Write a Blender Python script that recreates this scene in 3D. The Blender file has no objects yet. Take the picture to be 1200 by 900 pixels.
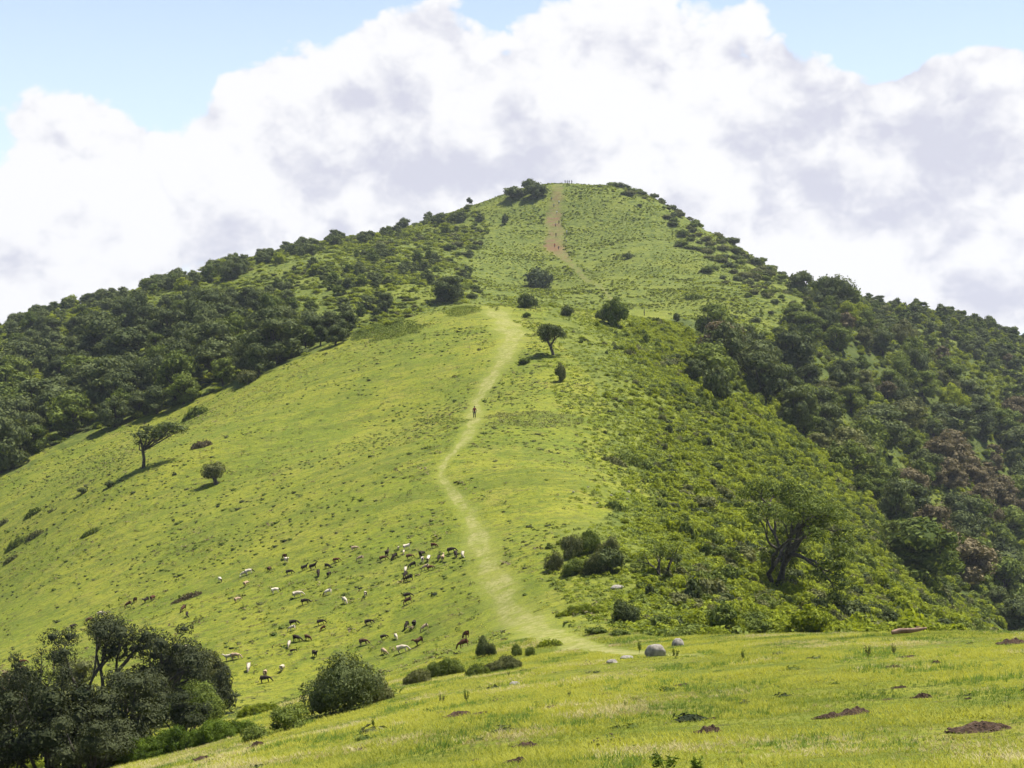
import bpy, math, random
import numpy as np
rng = np.random.default_rng(11)
random.seed(5)
F = 1700.0                        # focal length in pixels of a 1200 px wide frame
C = bpy.context.scene.collection

# ------------------------------------------------------------------ noise
def _hash(ix, iy, iz, seed):
    h = (ix.astype(np.int64)*374761393 + iy.astype(np.int64)*668265263 + iz.astype(np.int64)*2147483647 + seed*974634777) & 0xffffffff
    h = ((h ^ (h >> 13))*1274126177) & 0xffffffff
    h = ((h ^ (h >> 16))*2246822519) & 0xffffffff
    return ((h ^ (h >> 15)) & 0xffffff)/float(0xffffff)
def noise2(x, y, seed=0):
    x = np.asarray(x, float); y = np.asarray(y, float)
    ix = np.floor(x); iy = np.floor(y); fx = x-ix; fy = y-iy
    fx = fx*fx*(3-2*fx); fy = fy*fy*(3-2*fy); z = np.zeros_like(ix)
    a = _hash(ix, iy, z, seed); b = _hash(ix+1, iy, z, seed); c = _hash(ix, iy+1, z, seed); d = _hash(ix+1, iy+1, z, seed)
    return (a*(1-fx)+b*fx)*(1-fy)+(c*(1-fx)+d*fx)*fy
def fbm(x, y, scale, oct=4, seed=0):
    s = 0; a = 1; t = 0; x = np.asarray(x, float)/scale; y = np.asarray(y, float)/scale
    for i in range(oct):
        s = s+a*(noise2(x*1.0+i*17.3, y+i*5.1, seed+i)-.5); t += a; a *= .5; x, y = x*1.6-y*1.2, x*1.2+y*1.6
    return s/t*2
def noise3(p, seed=0):
    i = np.floor(p); f = p-i; f = f*f*(3-2*f); r = 0
    for dx in (0, 1):
        for dy in (0, 1):
            for dz in (0, 1):
                w = (f[:, 0] if dx else 1-f[:, 0])*(f[:, 1] if dy else 1-f[:, 1])*(f[:, 2] if dz else 1-f[:, 2])
                r = r+w*_hash(i[:, 0]+dx, i[:, 1]+dy, i[:, 2]+dz, seed)
    return r
def sstep(a, b, x):
    t = np.clip((x-a)/(b-a), 0, 1); return t*t*(3-2*t)

# ------------------------------------------------------------------ terrain: survey points (bearing, elevation, distance)
PTS = [
 # near slope
 (600,900,32),(1200,900,27),(900,900,30),(1200,820,40),(1200,740,72),(900,745,82),(900,820,48),(770,770,76),(690,762,86),
 (600,830,50),(600,792,68),(450,832,62),(450,900,38),(300,892,48),(150,915,56),(0,960,52),(1050,742,80),(-200,1010,55),(1500,745,65),(1400,900,26),
 # dip and sheep meadow
 (600,742,106),(585,690,130),(560,620,155),(545,580,167),(515,548,180),(556,490,207),(600,400,262),(575,362,298),(560,357,312),
 (543,759,118),(480,655,150),(350,810,122),(270,775,132),(120,725,165),(0,795,150),(0,700,200),(-150,760,220),(0,620,240),(0,560,285),(-200,640,300),
 (168,547,232),(255,565,215),(290,447,290),(200,497,285),(400,400,302),(480,372,308),(450,500,230),(300,600,190),(640,480,208),(650,415,250),
 (700,620,142),(690,560,170),(660,700,118),(200,860,92),(100,860,110),
 # spur falling to the right
 (720,480,215),(720,420,252),(640,372,292),(770,675,128),(740,735,100),(780,500,215),(800,600,175),(880,640,172),(905,690,150),(880,500,245),(800,430,280),
 (1000,650,212),(1100,712,232),(950,735,130),(1180,760,240),(850,740,112),
 # gully and far right side
 (900,455,315),(1000,555,325),(1130,660,330),(1300,800,330),(900,400,380),(1000,450,400),(1100,500,430),(1200,570,430),(1200,700,350),(1200,480,500),
 (950,355,470),(1050,402,520),(840,277,640),(870,294,620),(915,322,605),(960,343,600),(1020,354,610),(1080,366,625),(1135,389,645),(1200,419,670),(1350,472,720),(1500,520,760),(1400,650,480),(1500,850,420),
 # summit cone
 (660,214,680),(700,216,681),(620,219,683),(775,238,672),(600,226,684),(740,224,682),(800,252,655),(550,243,690),(450,276,680),(350,290,655),(250,318,630),(130,348,610),(0,384,600),(-150,420,610),(-350,480,620),
 (650,290,602),(655,250,645),(650,340,535),(700,330,528),(620,360,430),(617,360,385),(700,370,405),(800,372,440),(750,340,495),(720,382,352),(560,342,450),(560,300,565),
 (500,332,440),(450,302,520),(400,345,430),(350,402,335),(780,300,560),(840,330,520),
 # left forest
 (300,402,355),(200,405,385),(100,408,430),(0,408,500),(0,455,420),(100,485,335),(0,525,320),(150,452,355),(250,355,470),(100,368,540),(-200,560,400),(-200,450,520),(-400,700,400),
]
XYZ = [((p-600)*d/F, d, (450-q)*d/F) for p, q, d in PTS]
XYZ += [(0,-3,-1.75),(0,10,-3.6),(40,-20,-4),(-40,-20,-10),(0,-120,-6),(90,20,-12),(-90,20,-26),(150,-60,-40),(-160,-60,-50),(120,90,-32),(200,150,-62),(-200,120,-62),(90,150,-34),
        (290,250,-80),(-300,300,-75),(-300,-200,-80),(300,-200,-80)]
# saddle hidden behind the grassy knoll, and the far side of the mountain
XYZ += [((p-600)*d/F*1.12, d*1.12, (450-q)*d/F-16) for p, q, d in ((800,252,655),(840,277,640),(870,294,620),(915,322,605),(960,343,600),(1020,354,610),(1080,366,625),(1135,389,645),(1200,419,670))]
XYZ += [(-8,350,14),(-40,360,8),(30,345,15.5)]
XYZ += [(30,740,84),(-60,760,70),(110,740,60),(30,860,20),(-200,760,15),(220,800,-25),(-400,800,-50),(420,850,-80),(30,1100,-90),(-500,1100,-120),(500,1100,-120),
        (-450,500,-50),(520,500,-110),(-600,200,-120),(600,150,-130),(-650,700,-110),(650,800,-130)]
XYZ = np.array(XYZ)
_P = XYZ[:, :2]/100.0
def _K(a, b):
    r2 = ((a[:, None, :]-b[None])**2).sum(2); return .5*r2*np.log(r2+1e-9)
_n = len(_P)
_A = np.zeros((_n+3, _n+3)); _A[:_n, :_n] = _K(_P, _P)+np.eye(_n)*.004
_A[:_n, _n] = 1; _A[:_n, _n+1:] = _P; _A[_n:, :_n] = _A[:_n, _n:].T
_w = np.linalg.solve(_A, np.r_[XYZ[:, 2], 0, 0, 0])
GX0, GX1, GY0, GY1, GS = -760., 760., -260., 1260., 2.5
gx = np.arange(GX0, GX1+.1, GS); gy = np.arange(GY0, GY1+.1, GS)
GZ = np.zeros((len(gy), len(gx)))
for j, y in enumerate(gy):
    q = np.c_[gx, np.full_like(gx, y)]/100.
    GZ[j] = _K(q, _P)@_w[:_n]+_w[_n]+q@_w[_n+1:]
def H(x, y):
    """ground height, eye level = 0"""
    x = np.asarray(x, float); y = np.asarray(y, float)
    u = np.clip((x-GX0)/GS, 0, len(gx)-1.001); v = np.clip((y-GY0)/GS, 0, len(gy)-1.001)
    i = u.astype(int); j = v.astype(int); fu = u-i; fv = v-j
    z = (GZ[j, i]*(1-fu)+GZ[j, i+1]*fu)*(1-fv)+(GZ[j+1, i]*(1-fu)+GZ[j+1, i+1]*fu)*fv
    r = np.hypot(x, y)
    rough = .35+.9*sstep(330, 450, y)+.8*sstep(30, 120, x)*sstep(100, 180, y)
    z = z+rough*(fbm(x, y, 28, 3, 3)*.8+fbm(x, y, 7, 3, 9)*.22)*sstep(20, 60, r)+fbm(x, y, 2.2, 3, 21)*.07*sstep(4, 20, r)
    far = sstep(900, 1200, r)
    return z*(1-far)+far*(-135+fbm(x, y, 700, 3, 5)*30)

_D = np.concatenate([np.arange(4, 90, .15), np.arange(90, 900, .5)])
def hit(px, py):
    """where the line of sight at this bearing/elevation meets the ground"""
    x = (px-600)*_D/F; z = (450-py)*_D/F
    h = H(x, _D); k = np.nonzero(h >= z)[0]
    if len(k) == 0:
        k = np.argmin(z-h); return np.array([x[k], _D[k], h[k]])
    k = k[0]
    if k > 0:
        a = z[k-1]-h[k-1]; b = h[k]-z[k]; t = a/(a+b+1e-9); d = _D[k-1]+(_D[k]-_D[k-1])*t
    else: d = _D[0]
    xx = (px-600)*d/F
    return np.array([xx, d, float(H(xx, d))])
def proj(x, y, z):
    y = np.maximum(y, .1); return 600+F*x/y, 450-F*z/y
# horizon map for visibility
_ba = np.arange(-.62, .62, .004); _bd = np.arange(6, 1000, 2.)
_X = _ba[:, None]*_bd[None]; _Y = np.broadcast_to(_bd[None], _X.shape)
_HM = np.maximum.accumulate(H(_X, _Y)/_Y, axis=1)
def hidden(x, y, h):
    """how far (m) a top of height h above the ground at x,y stands clear of what is before it"""
    y = np.maximum(y, 8); a = x/y
    i = np.clip(((a+.62)/.004).astype(int), 0, len(_ba)-1); j = np.clip(((y-6)/2.-2).astype(int), 0, len(_bd)-1)
    return H(x, y)+h-_HM[i, j]*y
def inpoly(px, py, poly):
    c = np.zeros(np.shape(px), bool); n = len(poly)
    for k in range(n):
        x1, y1 = poly[k]; x2, y2 = poly[(k+1) % n]
        c ^= ((y1 > py) != (y2 > py)) & (px < (x2-x1)*(py-y1)/(y2-y1+1e-12)+x1)
    return c

# ------------------------------------------------------------------ mesh helpers
def mesh(name, V, Fs, attrs=None, smooth=False, mat_idx=None):
    me = bpy.data.meshes.new(name)
    V = np.asarray(V, np.float32); Fs = [np.asarray(f, np.int32) for f in Fs if len(f)]
    me.vertices.add(len(V)); me.vertices.foreach_set('co', V.ravel())
    nl = sum(f.size for f in Fs); nf = sum(len(f) for f in Fs)
    me.loops.add(nl); me.loops.foreach_set('vertex_index', np.concatenate([f.ravel() for f in Fs]))
    me.polygons.add(nf)
    tot = np.concatenate([np.full(len(f), f.shape[1], np.int32) for f in Fs])
    st = np.concatenate([[0], np.cumsum(tot)[:-1]]).astype(np.int32)
    me.polygons.foreach_set('loop_start', st)
    me.polygons.foreach_set('use_smooth', np.full(nf, smooth))
    if mat_idx is not None: me.polygons.foreach_set('material_index', np.asarray(mat_idx, np.int32))
    me.update(calc_edges=True)
    for k, a in (attrs or {}).items():
        at = me.attributes.new(k, 'FLOAT', 'POINT'); at.data.foreach_set('value', np.asarray(a, np.float32))
    return me
def link(name, me, mat=None, parent=None, loc=None):
    o = bpy.data.objects.new(name, me); C.objects.link(o)
    if mat is not None:
        if me is not None and len(me.materials) == 0: me.materials.append(mat)
        if me is not None:
            o.material_slots[0].link = 'OBJECT'; o.material_slots[0].material = mat
    if parent is not None: o.parent = parent
    if loc is not None: o.location = [float(v) for v in loc]
    return o
def tag(o, label=None, cat=None, group=None, kind=None):
    if label: o['label'] = label
    if cat: o['category'] = cat
    if group: o['group'] = group
    if kind: o['kind'] = kind
    return o
class MB:
    def __init__(s): s.V = []; s.Q = []; s.T = []; s.t = []; s.n = 0
    def add(s, V, Q=None, T=None, t=.5):
        V = np.asarray(V, float)
        if Q is not None and len(Q): s.Q.append(np.asarray(Q)+s.n)
        if T is not None and len(T): s.T.append(np.asarray(T)+s.n)
        s.V.append(V); s.t.append(np.full(len(V), t) if np.isscalar(t) else np.asarray(t, float)); s.n += len(V)
    def arr(s):
        V = np.concatenate(s.V); t = np.concatenate(s.t)
        Q = np.concatenate(s.Q) if s.Q else np.zeros((0, 4), int)
        T = np.concatenate(s.T) if s.T else np.zeros((0, 3), int)
        return V, Q, T, t
    def mesh(s, name, smooth=False):
        V, Q, T, t = s.arr(); return mesh(name, V, [Q, T], {'tint': t}, smooth)
def merge(items, arrs, name, smooth=False):
    """items: (template index, x, y, z, scale_xy, scale_z, rot, dtint) rows -> one mesh"""
    Vs = []; Qs = []; Ts = []; ts = []; n = 0
    items = np.asarray(items, float)
    for k, (V, Q, T, t) in enumerate(arrs):
        it = items[items[:, 0] == k]
        if not len(it): continue
        m = len(it); c = np.cos(it[:, 6])[:, None]; s = np.sin(it[:, 6])[:, None]
        sx = it[:, 4][:, None]; sz = it[:, 5][:, None]
        X = (V[None, :, 0]*c-V[None, :, 1]*s)*sx+it[:, 1][:, None]
        Y = (V[None, :, 0]*s+V[None, :, 1]*c)*sx+it[:, 2][:, None]
        Z = V[None, :, 2]*sz+it[:, 3][:, None]
        Vs.append(np.stack([X, Y, Z], 2).reshape(-1, 3))
        off = (np.arange(m)*len(V))[:, None, None]+n
        if len(Q): Qs.append((Q[None]+off).reshape(-1, 4))
        if len(T): Ts.append((T[None]+off).reshape(-1, 3))
        ts.append((t[None]+it[:, 7][:, None]).ravel()); n += m*len(V)
    V = np.concatenate(Vs)
    return mesh(name, V, [np.concatenate(Qs) if Qs else [], np.concatenate(Ts) if Ts else []], {'tint': np.concatenate(ts)}, smooth)

def nrm(v): return v/(np.linalg.norm(v, axis=-1, keepdims=True)+1e-9)
def leaves(cent, nv, size, rg, asp=.55, jit=.65):
    """diamond shaped leaf sprays at cent with outward vectors nv"""
    n = len(cent)
    N = nrm(nrm(nv)+rg.normal(0, jit*.6, (n, 3)))
    U = nrm(np.cross(N, rg.normal(0, 1, (n, 3)))); W_ = np.cross(N, U)
    s = size*rg.uniform(.6, 1.35, (n, 1))
    fold = N*s*.18
    V = np.stack([cent-U*s, cent+W_*s*asp+fold, cent+U*s, cent-W_*s*asp+fold], 1).reshape(-1, 3)
    Q = np.arange(n*4).reshape(-1, 4)
    return V, Q
_ico = None
def ico(sub=1):
    import bmesh
    bm = bmesh.new(); bmesh.ops.create_icosphere(bm, subdivisions=sub, radius=1.0)
    V = np.array([v.co[:] for v in bm.verts]); T = np.array([[v.index for v in f.verts] for f in bm.faces]); bm.free()
    return V, T
ICO1 = ico(1); ICO2 = ico(2); ICO3 = ico(3)
def blobleaf(mb, blobs, dens, size, rg, core=.72, bottom=-.5, tj=.22, shell=.28, asp=.55):
    """leaf sprays over a set of ellipsoid lobes (x,y,z,rx,ry,rz), each round a rough solid core tinted darker as shaded foliage interior"""
    B = np.asarray(blobs, float)
    for b in B:
        area = 4*math.pi*((b[3]*b[4])**1.6/3+(b[3]*b[5])**1.6/3+(b[4]*b[5])**1.6/3)**(1/1.6)
        n = max(6, int(area*dens/(size*size*1.1)))
        d = nrm(rg.normal(0, 1, (n, 3))); d = d[d[:, 2] > bottom]; n = len(d)
        lump = noise3(d*2.3+b[:3]*1.7+9, 4)
        r = (1-shell*rg.random(n)**1.5)*(.62+.72*lump)*np.where(rg.random(n) < .12, rg.uniform(1., 1.28, n), 1)
        P = b[:3]+d*b[3:6]*r[:, None]
        # leave out what sits deep inside another lobe
        keep = np.ones(n, bool)
        for o in B:
            if o is b: continue
            q = (P-o[:3])/o[3:6]; keep &= (q*q).sum(1) > .5
        P = P[keep]; d = d[keep]
        if len(P):
            V, Q = leaves(P, d/b[3:6], size, rg, asp)
            bt = rg.uniform(-.12, .12); t = np.repeat(np.clip(.5+bt+rg.normal(0, tj, len(P)), 0, 1), 4)
            mb.add(V, Q=Q, t=t)
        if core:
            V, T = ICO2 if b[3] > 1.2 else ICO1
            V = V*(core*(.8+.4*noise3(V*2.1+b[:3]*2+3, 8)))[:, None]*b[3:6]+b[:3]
            mb.add(V, T=T, t=.34)  # inner shade of the crown painted in: core gets a darker tint
def tube(mb, pts, rad, k=6, t=.5):
    pts = np.asarray(pts, float); n = len(pts)
    tg = nrm(np.gradient(pts, axis=0)); up = np.array([.31, .21, .93])
    a = nrm(np.cross(tg, up)); b = np.cross(tg, a)
    th = np.arange(k)*2*math.pi/k
    V = (pts[:, None]+(a[:, None]*np.cos(th)[None, :, None]+b[:, None]*np.sin(th)[None, :, None])*np.asarray(rad)[:, None, None]).reshape(-1, 3)
    Q = [[i*k+j, i*k+(j+1) % k, (i+1)*k+(j+1) % k, (i+1)*k+j] for i in range(n-1) for j in range(k)]
    mb.add(V, Q=Q, t=t)

# ------------------------------------------------------------------ materials
def newmat(name):
    m = bpy.data.materials.new(name); m.use_nodes = True; nt = m.node_tree; nt.nodes.clear()
    return m, nt, nt.nodes.new, nt.links.new
def leafmat(name, dark, light, trans=.3, obrand=.35, hue=0.0, rough=.8):
    m, nt, N, L = newmat(name)
    out = N('ShaderNodeOutputMaterial'); at = N('ShaderNodeAttribute'); at.attribute_name = 'tint'
    oi = N('ShaderNodeObjectInfo')
    ma = N('ShaderNodeMath'); ma.operation = 'MULTIPLY_ADD'; L(oi.outputs['Random'], ma.inputs[0]); ma.inputs[1].default_value = obrand; L(at.outputs['Fac'], ma.inputs[2])
    mb_ = N('ShaderNodeMath'); mb_.operation = 'SUBTRACT'; mb_.use_clamp = True; L(ma.outputs[0], mb_.inputs[0]); mb_.inputs[1].default_value = obrand*.5
    # patches of older and younger foliage
    tc = N('ShaderNodeTexCoord'); geo = N('ShaderNodeNewGeometry'); nz = N('ShaderNodeTexNoise'); nz.inputs['Scale'].default_value = .35; L(geo.outputs['Position'], nz.inputs['Vector'])
    ad = N('ShaderNodeMath'); ad.operation = 'MULTIPLY_ADD'; ad.use_clamp = True; L(nz.outputs['Fac'], ad.inputs[0]); ad.inputs[1].default_value = .5; L(mb_.outputs[0], ad.inputs[2])
    sb = N('ShaderNodeMath'); sb.operation = 'SUBTRACT'; sb.use_clamp = True; L(ad.outputs[0], sb.inputs[0]); sb.inputs[1].default_value = .25
    mx = N('ShaderNodeMix'); mx.data_type = 'RGBA'; L(sb.outputs[0], mx.inputs['Factor']); mx.inputs['A'].default_value = (*dark, 1); mx.inputs['B'].default_value = (*light, 1)
    pb = N('ShaderNodeBsdfPrincipled'); L(mx.outputs['Result'], pb.inputs['Base Color']); pb.inputs['Roughness'].default_value = rough; pb.inputs['Specular IOR Level'].default_value = .06
    tr = N('ShaderNodeBsdfTranslucent'); gm = N('ShaderNodeMix'); gm.data_type = 'RGBA'; gm.blend_type = 'MULTIPLY'; gm.inputs['Factor'].default_value = 1
    L(mx.outputs['Result'], gm.inputs['A']); gm.inputs['B'].default_value = (1.3, 1.25, .6, 1); L(gm.outputs['Result'], tr.inputs['Color'])
    ms = N('ShaderNodeMixShader'); ms.inputs[0].default_value = trans; L(pb.outputs[0], ms.inputs[1]); L(tr.outputs[0], ms.inputs[2]); L(ms.outputs[0], out.inputs[0])
    return m
def plainmat(name, a, b, scale=6, rough=.85, bump=.4, dist=.02, spec=.3):
    m, nt, N, L = newmat(name)
    out = N('ShaderNodeOutputMaterial'); tc = N('ShaderNodeTexCoord'); nz = N('ShaderNodeTexNoise'); nz.inputs['Scale'].default_value = scale; nz.inputs['Detail'].default_value = 6
    L(tc.outputs['Object'], nz.inputs['Vector'])
    cr = N('ShaderNodeValToRGB'); cr.color_ramp.elements[0].position = .35; cr.color_ramp.elements[1].position = .68
    cr.color_ramp.elements[0].color = (*a, 1); cr.color_ramp.elements[1].color = (*b, 1); L(nz.outputs['Fac'], cr.inputs[0])
    pb = N('ShaderNodeBsdfPrincipled'); L(cr.outputs[0], pb.inputs['Base Color']); pb.inputs['Roughness'].default_value = rough; pb.inputs['Specular IOR Level'].default_value = spec
    bp = N('ShaderNodeBump'); bp.inputs['Strength'].default_value = bump; bp.inputs['Distance'].default_value = dist; L(nz.outputs['Fac'], bp.inputs['Height']); L(bp.outputs[0], pb.inputs['Normal'])
    L(pb.outputs[0], out.inputs[0]); return m

M = {}
M['leaf_dark'] = leafmat('leaf_dark', (.032, .047, .018), (.15, .175, .062), .2)
M['leaf_thicket'] = leafmat('leaf_thicket', (.016, .023, .010), (.085, .095, .042), .12)
M['leaf_mid'] = leafmat('leaf_mid', (.042, .066, .014), (.20, .24, .05), .25)
M['leaf_bright'] = leafmat('leaf_bright', (.085, .12, .012), (.33, .37, .045), .38)
M['leaf_olive'] = leafmat('leaf_olive', (.045, .055, .02), (.21, .215, .08), .2)
M['leaf_brown'] = leafmat('leaf_brown', (.055, .048, .028), (.22, .18, .095), .15)
M['leaf_vivid'] = leafmat('leaf_vivid', (.04, .07, .012), (.18, .25, .035), .3)
M['grass'] = leafmat('grass_blade', (.095, .13, .016), (.37, .365, .06), .42, rough=.7)
M['dry_grass'] = leafmat('dry_grass', (.17, .15, .06), (.46, .41, .20), .35, rough=.7)
M['lush_grass'] = leafmat('lush_grass', (.045, .085, .014), (.15, .22, .04), .4, rough=.7)
M['herb'] = leafmat('herb', (.05, .075, .014), (.20, .225, .038), .28)
M['bark'] = plainmat('bark', (.03, .024, .018), (.10, .085, .065), 4, .9, .6, .03)
M['rock'] = plainmat('rock', (.12, .105, .085), (.33, .30, .25), 2.2, .85, .7, .04)
M['soil'] = plainmat('soil', (.022, .012, .006), (.085, .05, .026), 7, .95, .8, .05)
M['wood'] = plainmat('dead_wood', (.12, .07, .045), (.3, .19, .13), 3, .8, .5, .02)
# ------------------------------------------------------------------ ground
PATH = [(575,360,3.0),(592,374,3.4),(604,392,3.4),(590,420,2.3),(573,445,1.6),(558,470,1.4),(555,492,1.6),(546,515,1.0),(521,541,.8),(516,556,.7),(530,577,.9),(545,597,1.2),(557,618,1.5),(567,645,1.6),(576,670,1.7),(588,695,1.7),(602,720,1.8),(640,742,1.8),(690,757,1.6),(745,765,1.2),(830,768,.6)]
TRACK = [(655,216,2.2),(652,232,2.6),(650,250,2.8),(650,270,3.2),(649,288,3.6),(662,303,1.7),(680,320,1.1),(700,334,.9),(714,348,.7),(722,356,.5)]
def polyw(P): return np.array([list(hit(a, b)[:2])+[w] for a, b, w in P])
PW = polyw(PATH); TW = polyw(TRACK)
def dens_line(x, y, P, wob=0):
    best = np.full(np.shape(x), 1e9)
    for k in range(len(P)-1):
        a = P[k]; b = P[k+1]; d = b[:2]-a[:2]; t = np.clip(((x-a[0])*d[0]+(y-a[1])*d[1])/(d@d+1e-9), 0, 1)
        q = np.hypot(x-a[0]-d[0]*t, y-a[1]-d[1]*t)/(a[2]+(b[2]-a[2])*t)
        best = np.minimum(best, q)
    return best
SCRUB = [(640,352),(690,385),(720,384),(780,372),(830,400),(860,470),(920,500),(985,560),(1035,620),(1100,672),(1165,735),(1230,790),(1000,790),(900,760),(800,745),(735,730),(745,700),(700,682),(655,668),(652,640),(668,612),(740,600),(770,570),(725,540),(705,520),(715,480),(690,440),(664,410),(640,385)]
FORL = [(-260,300),(0,340),(130,310),(250,280),(330,262),(400,255),(470,245),(545,236),(575,262),(560,300),(545,352),(505,362),(440,388),(385,410),(300,443),(200,480),(130,502),(60,528),(0,556),(-260,690)]
FORR = [(775,385),(812,372),(868,398),(905,392),(940,362),(965,348),(1010,338),(1080,345),(1200,370),(1420,400),(1420,900),(1200,790),(1165,735),(1130,700),(1080,668),(1030,620),(980,560),(905,495),(845,472),(795,435)]
def masks(x, y, z):
    px, py = proj(x, y, z); front = y > 20
    wob = fbm(x, y, 9, 3, 41)*.5
    dp = dens_line(x, y, PW)+fbm(x, y, 3, 3, 51)*.55
    path = (1-sstep(.35, 1.5, dp))*(y < 330)*front
    dt = dens_line(x, y, TW)+fbm(x, y, 5, 3, 52)*.5
    track = (1-sstep(.5, 1.5, dt))*(y > 380)
    soil = track*(.35+.65*sstep(-.1, .35, fbm(x, y, 5, 2, 77)))*sstep(560, 600, y)*(1-sstep(648, 676, y))
    blob = lambda a, b, rx, ry: np.exp(-(((px-a)/rx)**2+((py-b)/ry)**2))
    red = blob(651, 291, 11, 5)*(y > 400)
    jx = px+wob*26; jy = py+wob*18
    herb = sstep(335, 372, y+wob*16)*front
    lawn = np.exp(-(((px-745)/95)**2+((py-372)/14)**2))*(y > 330)+np.exp(-(((px-700)/60)**2+((py-335)/16)**2))*.5*(y > 330)
    herb = herb*(1-.75*np.clip(lawn, 0, 1))
    near = (y < 360)
    sc = inpoly(jx, jy, SCRUB) & near & (y > 70)
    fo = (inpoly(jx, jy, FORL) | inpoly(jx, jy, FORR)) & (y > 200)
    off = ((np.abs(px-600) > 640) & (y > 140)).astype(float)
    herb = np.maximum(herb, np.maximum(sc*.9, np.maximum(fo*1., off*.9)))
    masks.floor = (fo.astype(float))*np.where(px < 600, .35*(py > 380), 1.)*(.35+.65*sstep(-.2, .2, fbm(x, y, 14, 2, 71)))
    return path, track, soil, red, herb
NA = np.radians(np.concatenate([np.arange(-180, -50, 5), np.arange(-50, -24, 1.), np.arange(-24, 24, .1), np.arange(24, 50, 1.), np.arange(50, 180, 5)]))
ND = np.concatenate([[.4, 1., 2., 3.], np.geomspace(4, 330, 560), np.geomspace(331.3, 800, 300), np.geomspace(805, 1250, 30), np.geomspace(1400, 9000, 10)])
AA, DD = np.meshgrid(NA, ND)
GXX = (np.sin(AA)*DD).ravel(); GYY = (np.cos(AA)*DD).ravel(); GZZ = H(GXX, GYY)
path, track, soil, red, herb = masks(GXX, GYY, GZZ)
floor_ = masks.floor; GZZ = GZZ-.08*path
na, nd = len(NA), len(ND)
i, j = np.meshgrid(np.arange(nd-1), np.arange(na), indexing='ij')
Qg = np.stack([i*na+j, i*na+(j+1) % na, (i+1)*na+(j+1) % na, (i+1)*na+j], 2).reshape(-1, 4)[:, ::-1]
VG = np.c_[GXX, GYY, GZZ]
VG = np.r_[VG, [[0, 0, float(H(0., 0.))]]]
pad = lambda a: np.r_[a, 0]
def gmat():
    m, nt, N, L = newmat('meadow_ground')
    out = N('ShaderNodeOutputMaterial'); geo = N('ShaderNodeNewGeometry')
    def noise(sc, det=4, rough=.55, st=(1, 1, 1)):
        mp = N('ShaderNodeMapping'); mp.inputs['Scale'].default_value = st; L(geo.outputs['Position'], mp.inputs[0])
        n = N('ShaderNodeTexNoise'); n.inputs['Scale'].default_value = sc; n.inputs['Detail'].default_value = det; n.inputs['Roughness'].default_value = rough; L(mp.outputs[0], n.inputs['Vector']); return n.outputs['Fac']
    def ramp(x, a, b):
        r = N('ShaderNodeMapRange'); r.interpolation_type = 'SMOOTHSTEP'; r.inputs['From Min'].default_value = a; r.inputs['From Max'].default_value = b; L(x, r.inputs['Value']); return r.outputs[0]
    def mix(f, a, b):
        x = N('ShaderNodeMix'); x.data_type = 'RGBA'
        if hasattr(f, 'is_output'): L(f, x.inputs['Factor'])
        else: x.inputs['Factor'].default_value = f
        for s, v in (('A', a), ('B', b)):
            if hasattr(v, 'is_output'): L(v, x.inputs[s])
            else: x.inputs[s].default_value = (*v, 1)
        return x.outputs['Result']
    def mul(a, b):
        x = N('ShaderNodeMath'); x.operation = 'MULTIPLY'
        for k, v in enumerate((a, b)):
            if hasattr(v, 'is_output'): L(v, x.inputs[k])
            else: x.inputs[k].default_value = v
        return x.outputs[0]
    def att(n):
        a = N('ShaderNodeAttribute'); a.attribute_name = n; return a.outputs['Fac']
    g = mix(ramp(noise(.06, 5), .35, .65), (.132, .160, .016), (.192, .200, .022))
    g = mix(mul(ramp(noise(.22, 5, .6), .50, .70), .55), g, (.21, .195, .04))     # dry straw patches
    g = mix(mul(ramp(noise(.4, 6, .7), .48, .62), .6), g, (.075, .112, .014))        # lush patches
    g = mix(mul(ramp(noise(1.9, 6, .8), .50, .62), .75), g, (.045, .068, .012))     # weeds
    g = mix(mul(ramp(noise(3.2, 4, .8), .54, .66), .5), g, (.26, .25, .05))
    g = mix(mul(ramp(noise(.8, 6, .85, (.5, 2.2, 1)), .53, .62), .75), g, (.075, .06, .028))    # hoof marks
    g = mix(mul(ramp(noise(.12, 6, .8, (.35, 2.0, 1)), .48, .6), .6), g, (.08, .105, .016))
    h = mix(ramp(noise(.5, 6, .75), .38, .62), (.055, .078, .015), (.135, .155, .026))
    h = mix(mul(ramp(noise(.05, 4), .5, .65), .5), h, (.145, .16, .022))
    h = mix(mul(ramp(noise(.22, 5, .7, (.6, 1.6, 1)), .5, .66), .5), h, (.045, .066, .012))
    c = mix(att('herb'), g, h)
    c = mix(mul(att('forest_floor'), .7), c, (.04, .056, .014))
    pc = mix(ramp(noise(.8, 5, .7), .35, .7), (.165, .19, .03), (.215, .215, .055))
    c = mix(mul(att('path'), .55), c, pc)
    c = mix(mul(mul(ramp(att('path'), .8, 1.), ramp(noise(.35, 5, .7), .35, .55)), .5), c, mix(ramp(noise(1.3, 6, .8), .4, .6), (.16, .17, .04), (.33, .29, .14)))
    tc_ = mix(ramp(noise(.45, 5, .7), .4, .62), (.11, .13, .035), (.17, .13, .06))
    c = mix(mul(mul(att('track'), ramp(noise(.25, 6, .8, (.6, 1.3, 1)), .38, .56)), .75), c, tc_)
    c = mix(mul(att('soil'), ramp(noise(.35, 6, .8, (.5, 1.4, 1)), .42, .56)), c, (.135, .075, .045))
    c = mix(mul(att('red'), .75), c, (.15, .078, .046))
    pb = N('ShaderNodeBsdfPrincipled'); L(c, pb.inputs['Base Color']); pb.inputs['Roughness'].default_value = .95; pb.inputs['Specular IOR Level'].default_value = .08
    bp = N('ShaderNodeBump'); bp.inputs['Strength'].default_value = .7; bp.inputs['Distance'].default_value = .22
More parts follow.
